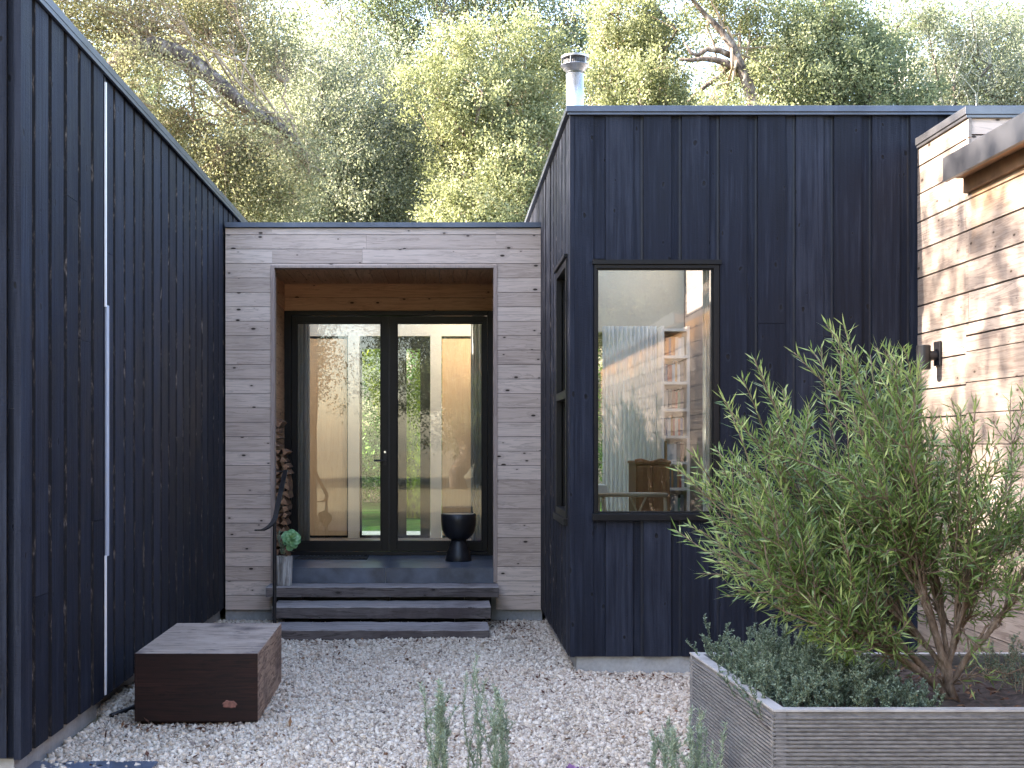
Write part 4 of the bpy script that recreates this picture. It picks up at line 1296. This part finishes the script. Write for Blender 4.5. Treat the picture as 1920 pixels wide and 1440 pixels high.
for (px_, py_, k) in ((1582, 610, 3), (1522, 655, 3), (1425, 690, 3), (1365, 765, 3), (1340, 840, 3), (1318, 905, 3), (1322, 965, 2), (1330, 1035, 2), (1390, 1100, 2), (1475, 1165, 2),
                      (1632, 665, 3), (1675, 665, 3), (1700, 705, 2), (1800, 765, 2), (1830, 760, 2), (1895, 745, 1), (1925, 850, 2), (1935, 950, 2), (1900, 1050, 2), (1960, 800, 1), (1990, 900, 2), (1940, 1130, 2),
                      (1600, 780, 3), (1500, 800, 3), (1440, 850, 3), (1400, 930, 3), (1420, 1010, 3), (1500, 940, 3), (1560, 870, 3), (1640, 850, 3), (1700, 800, 3), (1760, 860, 2), (1810, 930, 2), (1560, 1030, 3), (1500, 1080, 2), (1640, 980, 3), (1700, 930, 2), (1590, 1160, 1), (1850, 1000, 2), (1840, 880, 2), (1870, 1160, 1), (1830, 1240, 1), (1690, 1240, 1), (1420, 1130, 2), (1540, 1200, 2), (1600, 1090, 3), (1680, 1100, 2), (1470, 1010, 2), (1760, 1080, 1), (1380, 880, 2), (1440, 1080, 2), (1360, 1050, 2), (1520, 1130, 2), (1620, 1180, 2), (1660, 1040, 2), (1580, 960, 2), (1610, 1230, 2), (1690, 1190, 2), (1560, 1150, 1), (1730, 1160, 1), (1820, 1130, 1), (1300, 850, 2), (1292, 985, 2), (1310, 1075, 1), (1660, 720, 2), (1470, 730, 2), (1950, 1010, 2), (1890, 960, 2), (1880, 880, 2)):
    for q_ in range(k):
        targets.append((px_ + random.uniform(-34, 34) * (q_ > 0), py_ + random.uniform(-22, 30) * (q_ > 0), 5.45 + random.uniform(-0.42, 0.55)))
limb_dirs = [(-0.62, 0.0, 0.55), (-0.45, 0.15, 0.75), (-0.25, -0.15, 0.9), (-0.05, 0.1, 1.0), (0.08, -0.1, 1.0), (0.25, 0.12, 0.85), (-0.5, -0.2, 0.35), (0.45, -0.05, 0.7)]
limbs = []
for d in limb_dirs:
    d = np.array(d); d /= np.linalg.norm(d)
    L = random.uniform(0.38, 0.60)
    e = base + d * L
    mid = base + d * L * 0.45 + np.array((d[0] * -0.12, d[1] * -0.1, 0.05)) + R.normal(size=3) * 0.015
    P = bez(base + R.normal(size=3) * np.array((0.02, 0.02, 0)), mid, e, 9) + np.r_[np.zeros((1, 3)), R.normal(size=(7, 3)) * 0.006, np.zeros((1, 3))]
    r_ = np.linspace(0.019, 0.009, 9) * random.uniform(.75, 1.15)
    stems.tube(P, list(r_), 8)
    limbs.append((e, d, P))
for (px_, py_, YY) in targets:
    T = pxp(px_, py_, YY)
    dT = (T - base) / np.linalg.norm(T - base)
    best = max(limbs, key=lambda l: float(np.dot(l[1], dT)) + random.uniform(-0.06, 0.06))
    i0 = random.randint(4, 8)
    s0 = best[2][i0]
    L = np.linalg.norm(T - s0)
    tang = (best[2][min(i0, 8)] - best[2][max(i0 - 1, 0)]); tang = tang / max(np.linalg.norm(tang), 1e-6)
    ctrl = s0 + tang * L * 0.42 + R.normal(size=3) * 0.03
    P = bez(s0, ctrl, T, 15)
    P[1:-1] += R.normal(size=(13, 3)) * 0.005
    up = np.linspace(0, 1, 15) ** 3
    stems.tube(P, list(np.linspace(0.0065, 0.0018, 15)), 6)
    leafy(P, 0.003, 0.0105, 0.50)
    nsh = int(3 + L * 5)
    for q_ in range(nsh):
        f = random.uniform(0.30, 0.94)
        k = int(f * 13)
        o_ = P[k]; ax = P[k + 1] - P[k]; ax /= max(np.linalg.norm(ax), 1e-6)
        side = R.normal(size=3); side -= ax * np.dot(side, ax); side /= max(np.linalg.norm(side), 1e-6)
        Ls = random.uniform(0.09, 0.25) * (1.15 - 0.45 * f)
        e = o_ + (ax * 0.75 + side * 0.70) * Ls + np.array((0, 0, 0.09 * Ls / 0.2))
        Q = bez(o_, o_ + (ax * 0.35 + side * 0.42) * Ls, e, 7)
        stems.tube(Q, list(np.linspace(0.0032, 0.0012, 7)), 5)
        leafy(Q, 0.002, 0.0100, 0.10)
# low bare twigs near the ground
for q_ in range(14):
    a = random.uniform(0, 6.28); L = random.uniform(0.2, 0.55)
    e = base + np.array((math.cos(a) * L, math.sin(a) * L * 0.6, random.uniform(0.04, 0.22)))
    P = crooked(base + np.array((0, 0, 0.08)), e, 7, 0.08)
    stems.tube(P, list(np.linspace(0.005, 0.0015, 7)), 5)
    if q_ % 2: leafy(P, 0.002, 0.02, 0.6)
stems.build("stem", M['shrubwood'], sb, smooth=True)
LC, LD = np.array(LC), np.array(LD)
nL = len(LC)
print("shrub leaves", nL)
V, F = leaf_quads(LC, LD, rand_dirs(nL) * 0.6 + np.array((0, -0.3, 0.6)), R.uniform(0.042, 0.086, nL), R.uniform(0.0058, 0.0095, nL), 0.42)
np_mesh("foliage", V, F, M['leaf_shrub'], sb, attr=LA)


def sprig_plant(name, label, cat, base_pts, heights, lean, leafmat_, stemmat, leafL, leafW, spacing, group=None, side=0, up=0.6, origin=None, tip=None):
    o = thing(name, origin if origin is not None else base_pts[0], label, cat, group)
    sm = MB(); C, D, A = [], [], []
    for b, h in zip(base_pts, heights):
        b = np.array(b, float)
        e = b + np.array((random.gauss(0, lean), random.gauss(0, lean), 1.0)) * h
        P = crooked(b, e, 7, 0.05)
        lines = [(P, 0.0022)]
        for s_ in range(side):
            k = random.randint(1, 5)
            q = P[k]; e2 = q + np.array((random.gauss(0, .3), random.gauss(0, .3), .6)) * h * random.uniform(.15, .4)
            lines.append((crooked(q, e2, 5, 0.05), 0.0014))
        if len(base_pts) <= 5 and sm.v:
            sm.build("stem", stemmat, o); sm = MB()
        for Q, r in lines:
            sm.tube(Q, list(np.linspace(r, r * .5, len(Q))), 4)
            L = np.linalg.norm(Q[-1] - Q[0])
            for d in np.arange(L * 0.08, L, spacing):
                f = d / L * (len(Q) - 1); k = min(int(f), len(Q) - 2)
                pt = Q[k] + (Q[k + 1] - Q[k]) * (f - k)
                for _ in range(2):
                    dd = R.normal(size=3); dd[2] = abs(dd[2]) * .5 + up
                    C.append(pt); D.append(dd); A.append(np.clip(random.gauss(0.42 + 0.3 * d / L, .2), 0, 1))
    sm.build("stem", stemmat, o)
    n = len(C)
    V, F = leaf_quads(np.array(C), np.array(D), rand_dirs(n), R.uniform(leafL * .6, leafL * 1.2, n), leafW)
    np_mesh("foliage", V, F, leafmat_, o, attr=A)
    return o


# thyme mat spilling over the planter's left corner
pts, hs = [], []
for k in range(620):
    u = random.random(); v_ = random.random()
    x_ = 1.27 + 0.72 * u ** 0.9; y_ = 5.08 + 1.22 * v_
    if x_ > 1.62 and y_ > 5.95 and random.random() < .6: continue
    pts.append((x_, y_, 0.535)); hs.append(random.uniform(0.08, 0.18) * (1.25 if x_ < 1.75 else 0.8) * (1.4 if random.random() < .06 else 1))
sprig_plant("thyme_bush", "low blue green thyme bush filling the left corner of the planter", "herb", pts, hs, 0.35, M['leaf_thyme'], M['greenstem2'], 0.0135, 0.0055, 0.0042, side=3, up=0.5, origin=(1.5, 5.6, 0.535))
pts = [(random.gauss(2.75, 0.22), random.uniform(5.6, 6.25), 0.53) for _ in range(110)]
sprig_plant("thyme_bush", "low grey green herb behind the shrub's trunk at the right of the planter", "herb", pts, [random.uniform(.08, .2) for _ in pts], 0.3, M['leaf_thyme'], M['twig'], 0.013, 0.006, 0.007, side=2, up=0.3, origin=(2.75, 5.9, 0.53))
pts = [(random.gauss(1.80, 0.07), random.gauss(5.95, 0.07), 0.53) for _ in range(26)]
sprig_plant("sage_plant", "small bright green leafy plant between the thyme bush and the shrub", "herb", pts, [random.uniform(.12, .24) for _ in pts], 0.25, M['leaf_basil'], M['twig'], 0.035, 0.014, 0.016, side=1, up=0.3, origin=(1.8, 5.95, 0.53))
# herb sprigs in the foreground
def fore(label, pxs, Y, top_py, n, spread, name="rosemary_plant", side=2):
    x0 = (pxs - HX) * Y / FPX
    pts = [(x0 + random.gauss(0, spread), Y + random.gauss(0, 0.05), 0.0) for _ in range(n)]
    hmax = EYE - (top_py - HY) * Y / FPX
    hs = [hmax * random.uniform(0.55, 1.0) for _ in range(n)]; hs[0] = hmax
    return sprig_plant(name, label, "herb", pts, hs, 0.05, M['leaf_rosemary'], M['greenstem'], 0.024, 0.0045, 0.0042, "herb sprigs in front of the gravel", side=side, up=0.75, origin=(x0, Y, 0))
fore("grey green herb sprigs in the foreground, leftmost of the tall pair", 822, 6.0, 1275, 15, 0.038)
fore("single tallest slender herb sprig between the two foreground clumps", 888, 6.05, 1235, 4, 0.012, side=0)
fore("denser green herb sprigs in the foreground, right of the tall pair", 938, 6.0, 1278, 13, 0.026)
fore("short herb sprigs beside the planter's left corner", 1243, 6.2, 1360, 13, 0.045)
fore("wispy herb sprigs against the planter's ribbed left face", 1302, 5.55, 1330, 11, 0.035)
# ornamental purple rosette, only its top edge reaches the frame
pc = thing("purple_cabbage", (0.62, 5.95, 0), "purple frilled cabbage plant at the bottom edge of the gravel", "plant")
C, D, Nn = [], [], []
for k in range(140):
    a = k * 2.4; f = (k / 140)
    rad_ = np.array((math.cos(a), math.sin(a), 0))
    C.append(np.array((0.62, 5.95, 0.035 + 0.02 * (1 - f))) + rad_ * 0.02); D.append(rad_ * (0.3 + f) + np.array((0, 0, 1.1 - .8 * f))); Nn.append(np.array((0, 0, 1.)) + rad_ * -.5 + R.normal(size=3) * .3)
V, F = leaf_quads(np.array(C), np.array(D), np.array(Nn), R.uniform(.05, .10, 140), R.uniform(.03, .06, 140), 0.7)
np_mesh("leaves", V, F, M['leaf_purple'], pc, attr=R.uniform(0, 1, 140))
mb = MB(); mb.tube([(0.62, 5.95, 0), (0.62, 5.95, 0.08)], 0.012, 8); mb.build("stem", M['twig'], pc)
# grey pot behind the planter
gp = thing("round_pot", (3.02, 6.75, 0), "smooth grey rounded pot between the planter and the cedar wall", "plant pot")
mb = MB(); mb.lathe([(0.13, 0.0), (0.20, 0.10), (0.235, 0.25), (0.225, 0.38), (0.19, 0.455), (0.195, 0.48), (0.175, 0.48), (0.17, 0.43)], 3.02, 6.75, 40); mb.build("pot", M['greypot'], gp, smooth=True)
mb = MB(); mb.lathe([(0.172, 0.42), (0.172, 0.435), (0.01, 0.44)], 3.02, 6.75, 24); mb.build("soil", M['soil'], gp)


# ------------------------------------------------------------------ oak trees
def oak(name, label, base, lumps, leafm, n_leaves, leafL=0.085, seed=0, group=None, trunk=None, twigm='twig', twigs=8, trunk_r=0.22, clump_r=0.34, bark='bark', per=85, limbm=0, droop=0.0, limb_r=0.07, shellness=0.55, trunkpath=None):
    """lumps: list of (centre, radius or (rx,ry,rz))"""
    o = thing(name, base, label, "tree", group)
    leafL *= 0.84; n_leaves = int(n_leaves * 1.15); per = int(per * 1.25)
    tm = MB()
    base = np.array(base, float)
    cen = np.array([np.array(l[0]) for l in lumps])
    fork = np.array(trunk) if trunk is not None else np.array((cen[:, 0].mean() * .5 + base[0] * .5, cen[:, 1].mean() * .5 + base[1] * .5, base[2] + (cen[:, 2].mean() - base[2]) * 0.55))
    P = crooked(base - np.array((0, 0, 0.2)), fork, 7, 0.05) if trunkpath is None else np.array(trunkpath, float)
    tm.tube(P, list(np.linspace(trunk_r, trunk_r * (.62 if trunkpath is None else .10), len(P))), 10)
    if trunkpath is not None: fork = P[-1]
    crown = []
    area = np.array([np.mean(np.broadcast_to(l[1], 3)) ** 2 for l in lumps])
    nper = np.maximum((n_leaves * area / area.sum() / per).astype(int), 6)
    C, D, Nn, A = [], [], [], []
    sub_all = []
    for (c, r), nc in zip(lumps, nper):
        r = np.broadcast_to(np.array(r, float), 3); c = np.array(c, float)
        Q = crooked(P[len(P) // 2 + random.randint(0, len(P) // 2 - 1)] if (random.random() < .5 or trunkpath is not None) else fork, c, 8, 0.13)
        tm.tube(Q, list(np.linspace(limb_r, limb_r * .3, 8)), 7, mi=limbm)
        dirs = rand_dirs(nc)
        rr = R.uniform(shellness, 1.0, nc) ** 0.6
        wob = 1 + 0.32 * np.sin(dirs[:, 0] * 5 + c[0] * 3) * np.sin(dirs[:, 2] * 6 + c[1]) + R.normal(size=nc) * 0.17
        cc = c + dirs * r * (rr * wob)[:, None]
        for k in range(min(twigs, nc)):
            T = crooked(Q[random.randint(4, 7)], cc[k], 5, 0.10)
            tm.tube(T, list(np.linspace(limb_r * .25, 0.004, 5)), 4, mi=1, cap=False)
        cl_t = R.uniform(0, 1, nc)
        csz = clump_r * R.uniform(0.6, 1.25, nc)
        pts = cc[:, None, :] + R.normal(size=(nc, per, 3)) * csz[:, None, None] * np.array((0.42, 0.42, 0.36))
        spray = unit(dirs + np.array((0, 0, 0.55 - 1.4 * droop)) + R.normal(size=(nc, 3)) * 0.4)
        pts += spray[:, None, :] * (R.uniform(-0.5, 1.15, (nc, per)) * csz[:, None])[:, :, None]
        pts[:, :, 2] -= droop * np.abs(R.normal(size=(nc, per))) * csz[:, None]
        dd = unit(pts - cc[:, None, :]) * 0.6 + R.normal(size=(nc, per, 3)) * 0.6
        dd[:, :, 2] -= droop
        C.append(pts.reshape(-1, 3)); D.append(dd.reshape(-1, 3))
        nn_ = R.normal(size=(nc, per, 3)) * 0.75 + dirs[:, None, :] * 0.5 + np.array((0, 0, 0.5))
        Nn.append(nn_.reshape(-1, 3))
        A.append(np.clip(cl_t[:, None] * 0.45 + R.uniform(0, 1, (nc, per)) * 0.5, 0, 1).reshape(-1))
    tm.build("trunk", [M[bark], M[twigm]], o, smooth=True)
    C, D, Nn, A = np.concatenate(C), np.concatenate(D), np.concatenate(Nn), np.concatenate(A)
    V, F = leaf_quads(C, D, Nn, R.uniform(leafL * .6, leafL * 1.25, len(C)), R.uniform(leafL * .38, leafL * .7, len(C)))
    np_mesh("crown", V, F, M[leafm], o, attr=A)
    return o


def lp(px, py, Y, rpx, flat=0.85):
    c = at(px, py, Y); r = rpx * Y / FPX
    return (tuple(c), (r, r, r * flat))


def gz(x, y): return float(ground_z(np.array(x), np.array(y)))


# 1 bright lumpy oak left of the flue
Y = 24.0
oak("oak_tree", "bright yellow green lumpy oak rising behind the porch left of the chimney pipe", (0.9, 25.0, 0.38),
    [lp(850, 100, Y, 58), lp(930, 85, Y + .6, 62), lp(985, 110, Y + .4, 62), lp(1035, 130, Y + .8, 50), lp(815, 175, Y - .2, 62), lp(890, 180, Y - .5, 70), lp(960, 195, Y, 66), lp(1010, 220, Y + .3, 52),
     lp(870, 245, Y + .2, 58), lp(1010, 265, Y - .4, 55), lp(940, 290, Y - .6, 62), lp(870, 320, Y, 60), lp(985, 340, Y - .8, 58), lp(900, 375, Y - .8, 70), lp(1000, 400, Y - .5, 60), lp(850, 410, Y - .3, 62), lp(930, 440, Y - 1, 75), lp(1030, 470, Y, 70), lp(840, 520, Y, 80), lp(950, 550, Y - .5, 90)],
    'leaf_pale', 76000, 0.078, trunk_r=0.26, clump_r=0.26, twigs=5, limb_r=0.06)
# 2 grey drooping oak
Y = 25.5
oak("oak_tree", "grey green drooping lichen covered oak behind the porch roof", (-2.6, 27.0, 0.5),
    [lp(560, 130, Y, 90), lp(640, 110, Y + .8, 90), lp(720, 180, Y + .5, 85), lp(600, 220, Y - .3, 95), lp(690, 260, Y, 95), lp(760, 270, Y + .4, 70), lp(540, 290, Y, 90), lp(630, 330, Y - .4, 100), lp(720, 350, Y, 90), lp(560, 390, Y, 95), lp(660, 420, Y - .2, 95), lp(770, 390, Y + .3, 75), lp(480, 380, Y + .6, 80), lp(600, 500, Y, 110), lp(720, 500, Y, 100)],
    'leaf_grey', 92000, 0.075, trunk_r=0.3, clump_r=0.36, per=60, twigs=45, droop=0.35, twigm='lichen', limb_r=0.08)
# 3 olive oak with the arching limb
Y = 20.5
arch = [at(150, 330, Y + 1), at(175, 210, Y + .6), at(215, 130, Y + .3), at(250, 95, Y), at(290, 88, Y), at(330, 100, Y), at(372, 125, Y), at(415, 160, Y - .1), at(452, 195, Y - .2), at(490, 220, Y - .2), at(525, 238, Y), at(556, 268, Y + .2), at(580, 310, Y + .5), at(612, 330, Y + .8)]
arch = [(-6.6, 21.6, 0.2), (-6.4, 21.6, 2.6), (-6.1, 21.5, 4.6)] + [tuple(v_) for v_ in arch]
ot = oak("oak_tree", "twiggy olive oak with a thick arching bare limb above the black wing", (-6.6, 21.6, 0.38),
    [lp(250, 45, Y + .8, 60), lp(340, 40, Y + 1.4, 70), lp(430, 60, Y + 1.4, 75), lp(180, 100, Y + .6, 50), lp(215, 165, Y - .3, 42), lp(300, 215, Y + .9, 45), lp(360, 260, Y + .8, 60), lp(430, 290, Y + .6, 62), lp(480, 330, Y + .8, 62), lp(400, 345, Y + .6, 55), lp(520, 380, Y + .8, 65), lp(440, 400, Y + .6, 60), lp(350, 360, Y + .9, 60), lp(470, 160, Y + 1.2, 45), lp(520, 110, Y + 1.3, 60), lp(240, 110, Y - .4, 34), lp(290, 270, Y + .8, 55), lp(120, 30, Y + .8, 80), lp(60, -40, Y, 90), lp(300, 118, Y - .5, 18), lp(352, 150, Y - .5, 20), lp(405, 188, Y - .6, 22), lp(462, 228, Y - .6, 26), lp(235, 118, Y - .5, 26), lp(520, 270, Y - .4, 38), lp(580, 320, Y, 45), lp(230, -40, Y, 90), lp(400, -40, Y + 1, 90)],
    'leaf_olive', 72000, 0.066, clump_r=0.34, per=50, twigs=70, trunkpath=arch, trunk_r=0.27, limb_r=0.022, limbm=1, twigm='twig')
# 4 darker oaks further back
Y = 31.0
oak("oak_tree", "mid green oak behind the bright lumpy one, topping out near the sky", (0.4, 33.0, 2.1),
    [lp(640, 30, Y, 90), lp(740, 50, Y, 90), lp(690, -50, Y, 100), lp(830, 20, Y, 80), lp(920, 20, Y + 1, 80), lp(1000, 50, Y + .5, 75), lp(1060, 120, Y + .5, 70), lp(760, 130, Y, 85), lp(860, -60, Y, 90), lp(980, -50, Y, 90), lp(1080, 40, Y, 60), lp(800, 240, Y + 1, 110), lp(1000, 250, Y + 1, 110), lp(1060, 330, Y, 90)],
    'leaf_mid', 64000, 0.095, clump_r=0.42, twigs=24, trunk_r=.3)
# 5 pale oak right of the flue
Y = 27.0
oak("oak_tree", "pale green leafy oak just right of the chimney pipe", (4.4, 28.0, 0.6),
    [lp(1165, 40, Y, 62), lp(1215, 70, Y, 62), lp(1150, 110, Y, 52), lp(1215, 135, Y - .5, 58), lp(1265, 60, Y + .5, 48), lp(1180, 180, Y - .3, 60), lp(1250, 195, Y - .3, 45), lp(1130, 170, Y, 40), lp(1220, 250, Y, 80), lp(1140, 270, Y, 80), lp(1300, 270, Y, 70), lp(1190, -30, Y, 70)],
    'leaf_pale', 42000, 0.085, clump_r=0.28, twigs=6, trunk_r=.25)
# 6 forked lichen trunk
Y = 25.0
tp_ = [(6.4, 25.2, 0.3), (6.3, 25.1, 3.0)] + [tuple(at(px_, py_, Y)) for px_, py_ in ((1425, 240), (1412, 190), (1398, 145), (1382, 110), (1372, 85), (1350, 55), (1320, 25), (1290, -10), (1270, -50))]
fk = oak("oak_tree", "oak with a forked grey lichen trunk leaning left above the tower roof", (6.4, 25.2, 0.38),
    [lp(1330, 195, Y - .2, 36), lp(1365, 170, Y + .3, 30), lp(1420, 130, Y + .8, 45), lp(1440, 60, Y + .8, 60), lp(1340, 30, Y + .9, 45), lp(1400, 10, Y + 1, 60), lp(1470, 165, Y, 50), lp(1480, 110, Y + .4, 55), lp(1380, 260, Y, 70), lp(1470, 270, Y, 80), lp(1300, -60, Y, 80)],
    'leaf_pale', 30000, 0.08, clump_r=0.30, twigs=10, trunkpath=tp_, trunk_r=0.17, limb_r=0.03, limbm=1)
mb = MB()
mb.tube([at(px_, py_, Y) for px_, py_ in ((1375, 128), (1362, 118), (1340, 112), (1318, 110), (1295, 113), (1272, 110))], [0.075, 0.068, 0.06, 0.05, 0.04, 0.02], 9)
mb.tube([at(px_, py_, Y + .05) for px_, py_ in ((1372, 105), (1350, 95), (1325, 92), (1308, 104), (1296, 100), (1283, 80))], [0.065, 0.06, 0.052, 0.045, 0.035, 0.02], 9)
mb.tube([at(px_, py_, Y + .2) for px_, py_ in ((1372, 120), (1352, 140), (1325, 160), (1305, 175), (1290, 190))], [0.06, 0.05, 0.045, 0.035, 0.02], 8)
mb.build("limb", M['bark'], fk, smooth=True)
# 7 green oak
Y = 25.5
oak("oak_tree", "darker green dense oak above the right half of the tower roof", (8.2, 26.4, 0.4),
    [lp(1530, 60, Y, 62), lp(1590, 95, Y, 66), lp(1560, 150, Y - .5, 66), lp(1640, 130, Y, 62), lp(1620, 190, Y - .4, 64), lp(1690, 185, Y, 58), lp(1510, 200, Y, 60), lp(1545, 10, Y, 60), lp(1650, 60, Y + .6, 50), lp(1580, 280, Y, 90), lp(1690, 280, Y, 90)],
    'leaf_mid', 44000, 0.085, clump_r=0.30, twigs=6, trunk_r=.26)
# 8 lichen oak far right
Y = 27.0
oak("oak_tree", "sparse oak with pale lichen twigs at the far right above the cedar wing", (10.8, 28.0, 0.5),
    [lp(1740, 60, Y, 60), lp(1800, 90, Y, 62), lp(1860, 130, Y, 60), lp(1760, 160, Y, 60), lp(1830, 190, Y, 55), lp(1900, 60, Y + .4, 60), lp(1900, 190, Y, 60), lp(1820, 20, Y, 60), lp(1700, 20, Y, 55), lp(1960, 120, Y, 80), lp(1800, 290, Y, 90), lp(1930, 290, Y, 90)],
    'leaf_grey', 30000, 0.08, clump_r=0.34, twigs=40, trunk_r=.24, twigm='lichen', droop=0.2)
# background rows on the hill, copies of two parents
hillA = oak("hill_oak", "distant pale oak on the hillside, farthest left of the row", (0, 0, 0),
    [((0, 0, 7), (2.6, 2.4, 2.2)), ((2.2, .5, 5.5), (2, 2, 1.8)), ((-2.2, -.4, 5.6), (2, 2, 1.8)), ((.6, -1.2, 4.2), (2.1, 1.9, 1.6)), ((-1, 1, 9), (1.9, 1.9, 1.6)), ((1.2, .8, 9.4), (1.8, 1.8, 1.6)), ((-1.6, -1, 3.4), (1.8, 1.8, 1.4)), ((2.2, -.8, 2.8), (1.8, 1.8, 1.4))],
    'leaf_olive', 58000, 0.115, clump_r=0.46, twigs=24, trunk_r=.3, group="oaks further up the hillside")
hillB = oak("hill_oak", "distant green oak on the hillside", (0, 0, 0),
    [((0, 0, 6.5), (2.4, 2.4, 2.4)), ((1.9, .5, 8), (1.9, 2, 1.8)), ((-2, -.4, 7.6), (2, 2, 1.8)), ((.3, -1.2, 9.6), (2.1, 1.9, 1.6)), ((-1.6, 1, 4), (2, 1.9, 1.6)), ((1.8, .2, 4), (2, 1.9, 1.6)), ((0, -1, 2.4), (2.2, 1.9, 1.4))],
    'leaf_mid', 58000, 0.115, clump_r=0.44, twigs=14, trunk_r=.3, group="oaks further up the hillside")
spots = [(-13.0, 31, 1.15, 0), (-9.0, 34, 1.05, 1), (-4.4, 35, 1.0, 0), (-1.0, 40, 1.1, 1), (3.0, 36, 1.0, 0), (6.6, 37, 1.0, 1), (10.6, 35, 1.0, 0), (15.6, 35, 1.1, 1), (-8.5, 45, 1.2, 0), (.8, 50, 1.15, 1), (7.5, 48, 1.15, 0), (14.5, 47, 1.2, 1), (20.5, 40, 1.2, 0), (-16, 44, 1.2, 1)]
HLAB = ["olive oak on the hillside behind the black wing's roof line", "green oak on the hillside above the arching limb", "olive oak on the hillside behind the drooping grey oak", "green oak high on the slope behind the bright lumpy oak", "olive oak on the slope straight behind the chimney pipe",
        "green oak on the slope behind the forked lichen trunk", "olive oak on the slope behind the dense green oak", "green oak on the slope behind the sparse lichen oak", "olive oak near the ridge behind the left wing", "green oak near the ridge behind the porch", "olive oak near the ridge behind the tower", "green oak near the ridge behind the cedar wing", "olive oak at the far right end of the hillside", "green oak at the far left end of the hillside"]
used = {0: False, 1: False}
for (x_, y_, s_, kd), lb in zip(spots, HLAB):
    src = (hillA, hillB)[kd]
    o = src if not used[kd] else copy_tree(src)
    used[kd] = True
    o.location = (x_, y_, gz(x_, y_) - 0.2)
    o.rotation_euler.z = random.uniform(0, 6.28)
    o.scale = (s_, s_, s_ * random.uniform(.9, 1.1))
    tag(o, lb, "tree", "oaks further up the hillside")
# mossy leaning tree seen through the hall
mt = thing("mossy_tree", (-0.35, 21.5, 0.4), "leaning tree trunk coated in bright green moss seen through the hall glass", "tree")
mp = [(-0.30, 21.6, 0.3), (-0.42, 21.5, 1.0), (-0.62, 21.5, 1.8), (-0.92, 21.4, 2.6), (-1.35, 21.3, 3.5), (-1.9, 21.2, 4.6)]
mb = MB(); mb.tube(mp, [.42, .34, .31, .29, .26, .22], 14)
mb.tube([(-0.62, 21.5, 1.7), (-0.35, 21.4, 2.4), (-0.1, 21.3, 3.4), (0.1, 21.2, 4.6)], [.26, .22, .2, .16], 12)
mb.build("trunk", M['mossbark'], mt, smooth=True)
C = []
for P_, r_ in ((mp, .30), ([(-0.62, 21.5, 1.7), (-0.35, 21.4, 2.4), (-0.1, 21.3, 3.4), (0.1, 21.2, 4.6)], .21)):
    P_ = np.array(P_)
    for q_ in range(9000):
        k = random.randrange(len(P_) - 1); f = random.random(); a = random.uniform(0, 6.28)
        C.append(P_[k] + (P_[k + 1] - P_[k]) * f + np.array((math.cos(a), math.sin(a) * 1.0, 0)) * r_ * random.uniform(.95, 1.1))
C = np.array(C)
V, F = leaf_quads(C, rand_dirs(len(C)) + np.array((0, 0, -.4)), rand_dirs(len(C)), R.uniform(.04, .09, len(C)), .035)
np_mesh("moss", V, F, M['leaf_moss'], mt, attr=R.uniform(0, 1, len(C)))
# dark understorey shrubs beyond the lawn
ush = oak("understorey_bush", "dark green bush beyond the lawn, seen past the mossy trunk", (0, 0, 0), [((0, 0, 1.2), (1.6, 1.2, 1.2)), ((1.3, .3, .9), (1.1, 1, .9)), ((-1.3, .2, 1.0), (1.1, 1, 1.0)), ((.2, 0, 2.4), (1.2, 1, 1.0))], 'leaf_garden', 16000, 0.10, clump_r=.34, twigs=5, trunk_r=.06, limb_r=.03, group="bushes beyond the lawn")
for i, (x_, y_) in enumerate(((-3.4, 27.6), (-0.6, 28.2), (2.2, 27.8), (-3.7, 19.3), (-3.9, 22.3), (-4.0, 25.0))):  # bushes along the left edge are unseen, added to shade the lawn
    o = ush if i == 0 else copy_tree(ush)
    o.location = (x_, y_, gz(x_, y_)); o.rotation_euler.z = i * 1.3
    tag(o, ("dark bush beyond the lawn left of the mossy trunk", "dark bush beyond the lawn straight behind the mossy trunk", "dark bush beyond the lawn right of the mossy trunk", "green bush at the lawn's left edge, nearest the rear deck", "green bush at the lawn's left edge beside the mossy trunk", "green bush at the lawn's left edge, farthest from the deck")[i], "bush")
# trees off to the left and behind the viewer: they dapple the cedar wall, show in the glass, and extra left ones are added for planter shade
for i, (src, x_, y_, s_) in enumerate(((hillA, -11.5, 10.6, 1.15), (hillB, 0.6, -19.5, 1.1), (hillA, 6.4, -19, 1.1), (hillB, 12.5, -20, 1.1), (hillA, -7.5, -23, 1.1), (hillB, 3.0, -34, 1.5), (hillB, -12.5, 5.4, 1.25), (hillA, -13.5, 1.0, 1.1), (hillB, -17.0, 6.3, 1.22), (hillA, -8.2, -28, 1.5), (hillB, 10.5, -29, 1.5), (hillA, -13.0, -30, 1.5), (hillA, 1.5, -26, 1.25), (hillB, 6.8, -27, 1.3), (hillA, -20.5, 6.4, 1.3))):
    o = copy_tree(src); o.name = "garden_oak"
    o.location = (x_, y_, -0.1); o.rotation_euler.z = i * 1.1; o.scale = (s_, s_, s_)
    if 'group' in o: o['group'] = "oaks standing around the courtyard, mirrored in the glass"
    o['label'] = ("oak beyond the black wing whose crown dapples the cedar wall", "green oak mirrored in the right leaf of the entry door", "olive oak mirrored at the top of the tower window", "green oak mirrored beside the canopy in the tower window", "olive oak mirrored in the left leaf of the entry door", "tall oak mirrored behind the other garden oaks", "unseen green oak added beyond the black wing to shade the planter", "olive oak left of the viewer that shades the courtyard's near end", "unseen farther green oak added beyond the black wing to deepen the planter shade", "big olive oak in the mirrored back row, left of the door's reflection", "big green oak in the mirrored back row, right of the window's reflection", "farthest left olive oak of the mirrored back row", "olive oak mirrored behind the door's right leaf", "green oak filling the back of the window's reflection", "unseen outermost olive oak added left of the black wing for planter shade")[i]
    o['category'] = "tree"
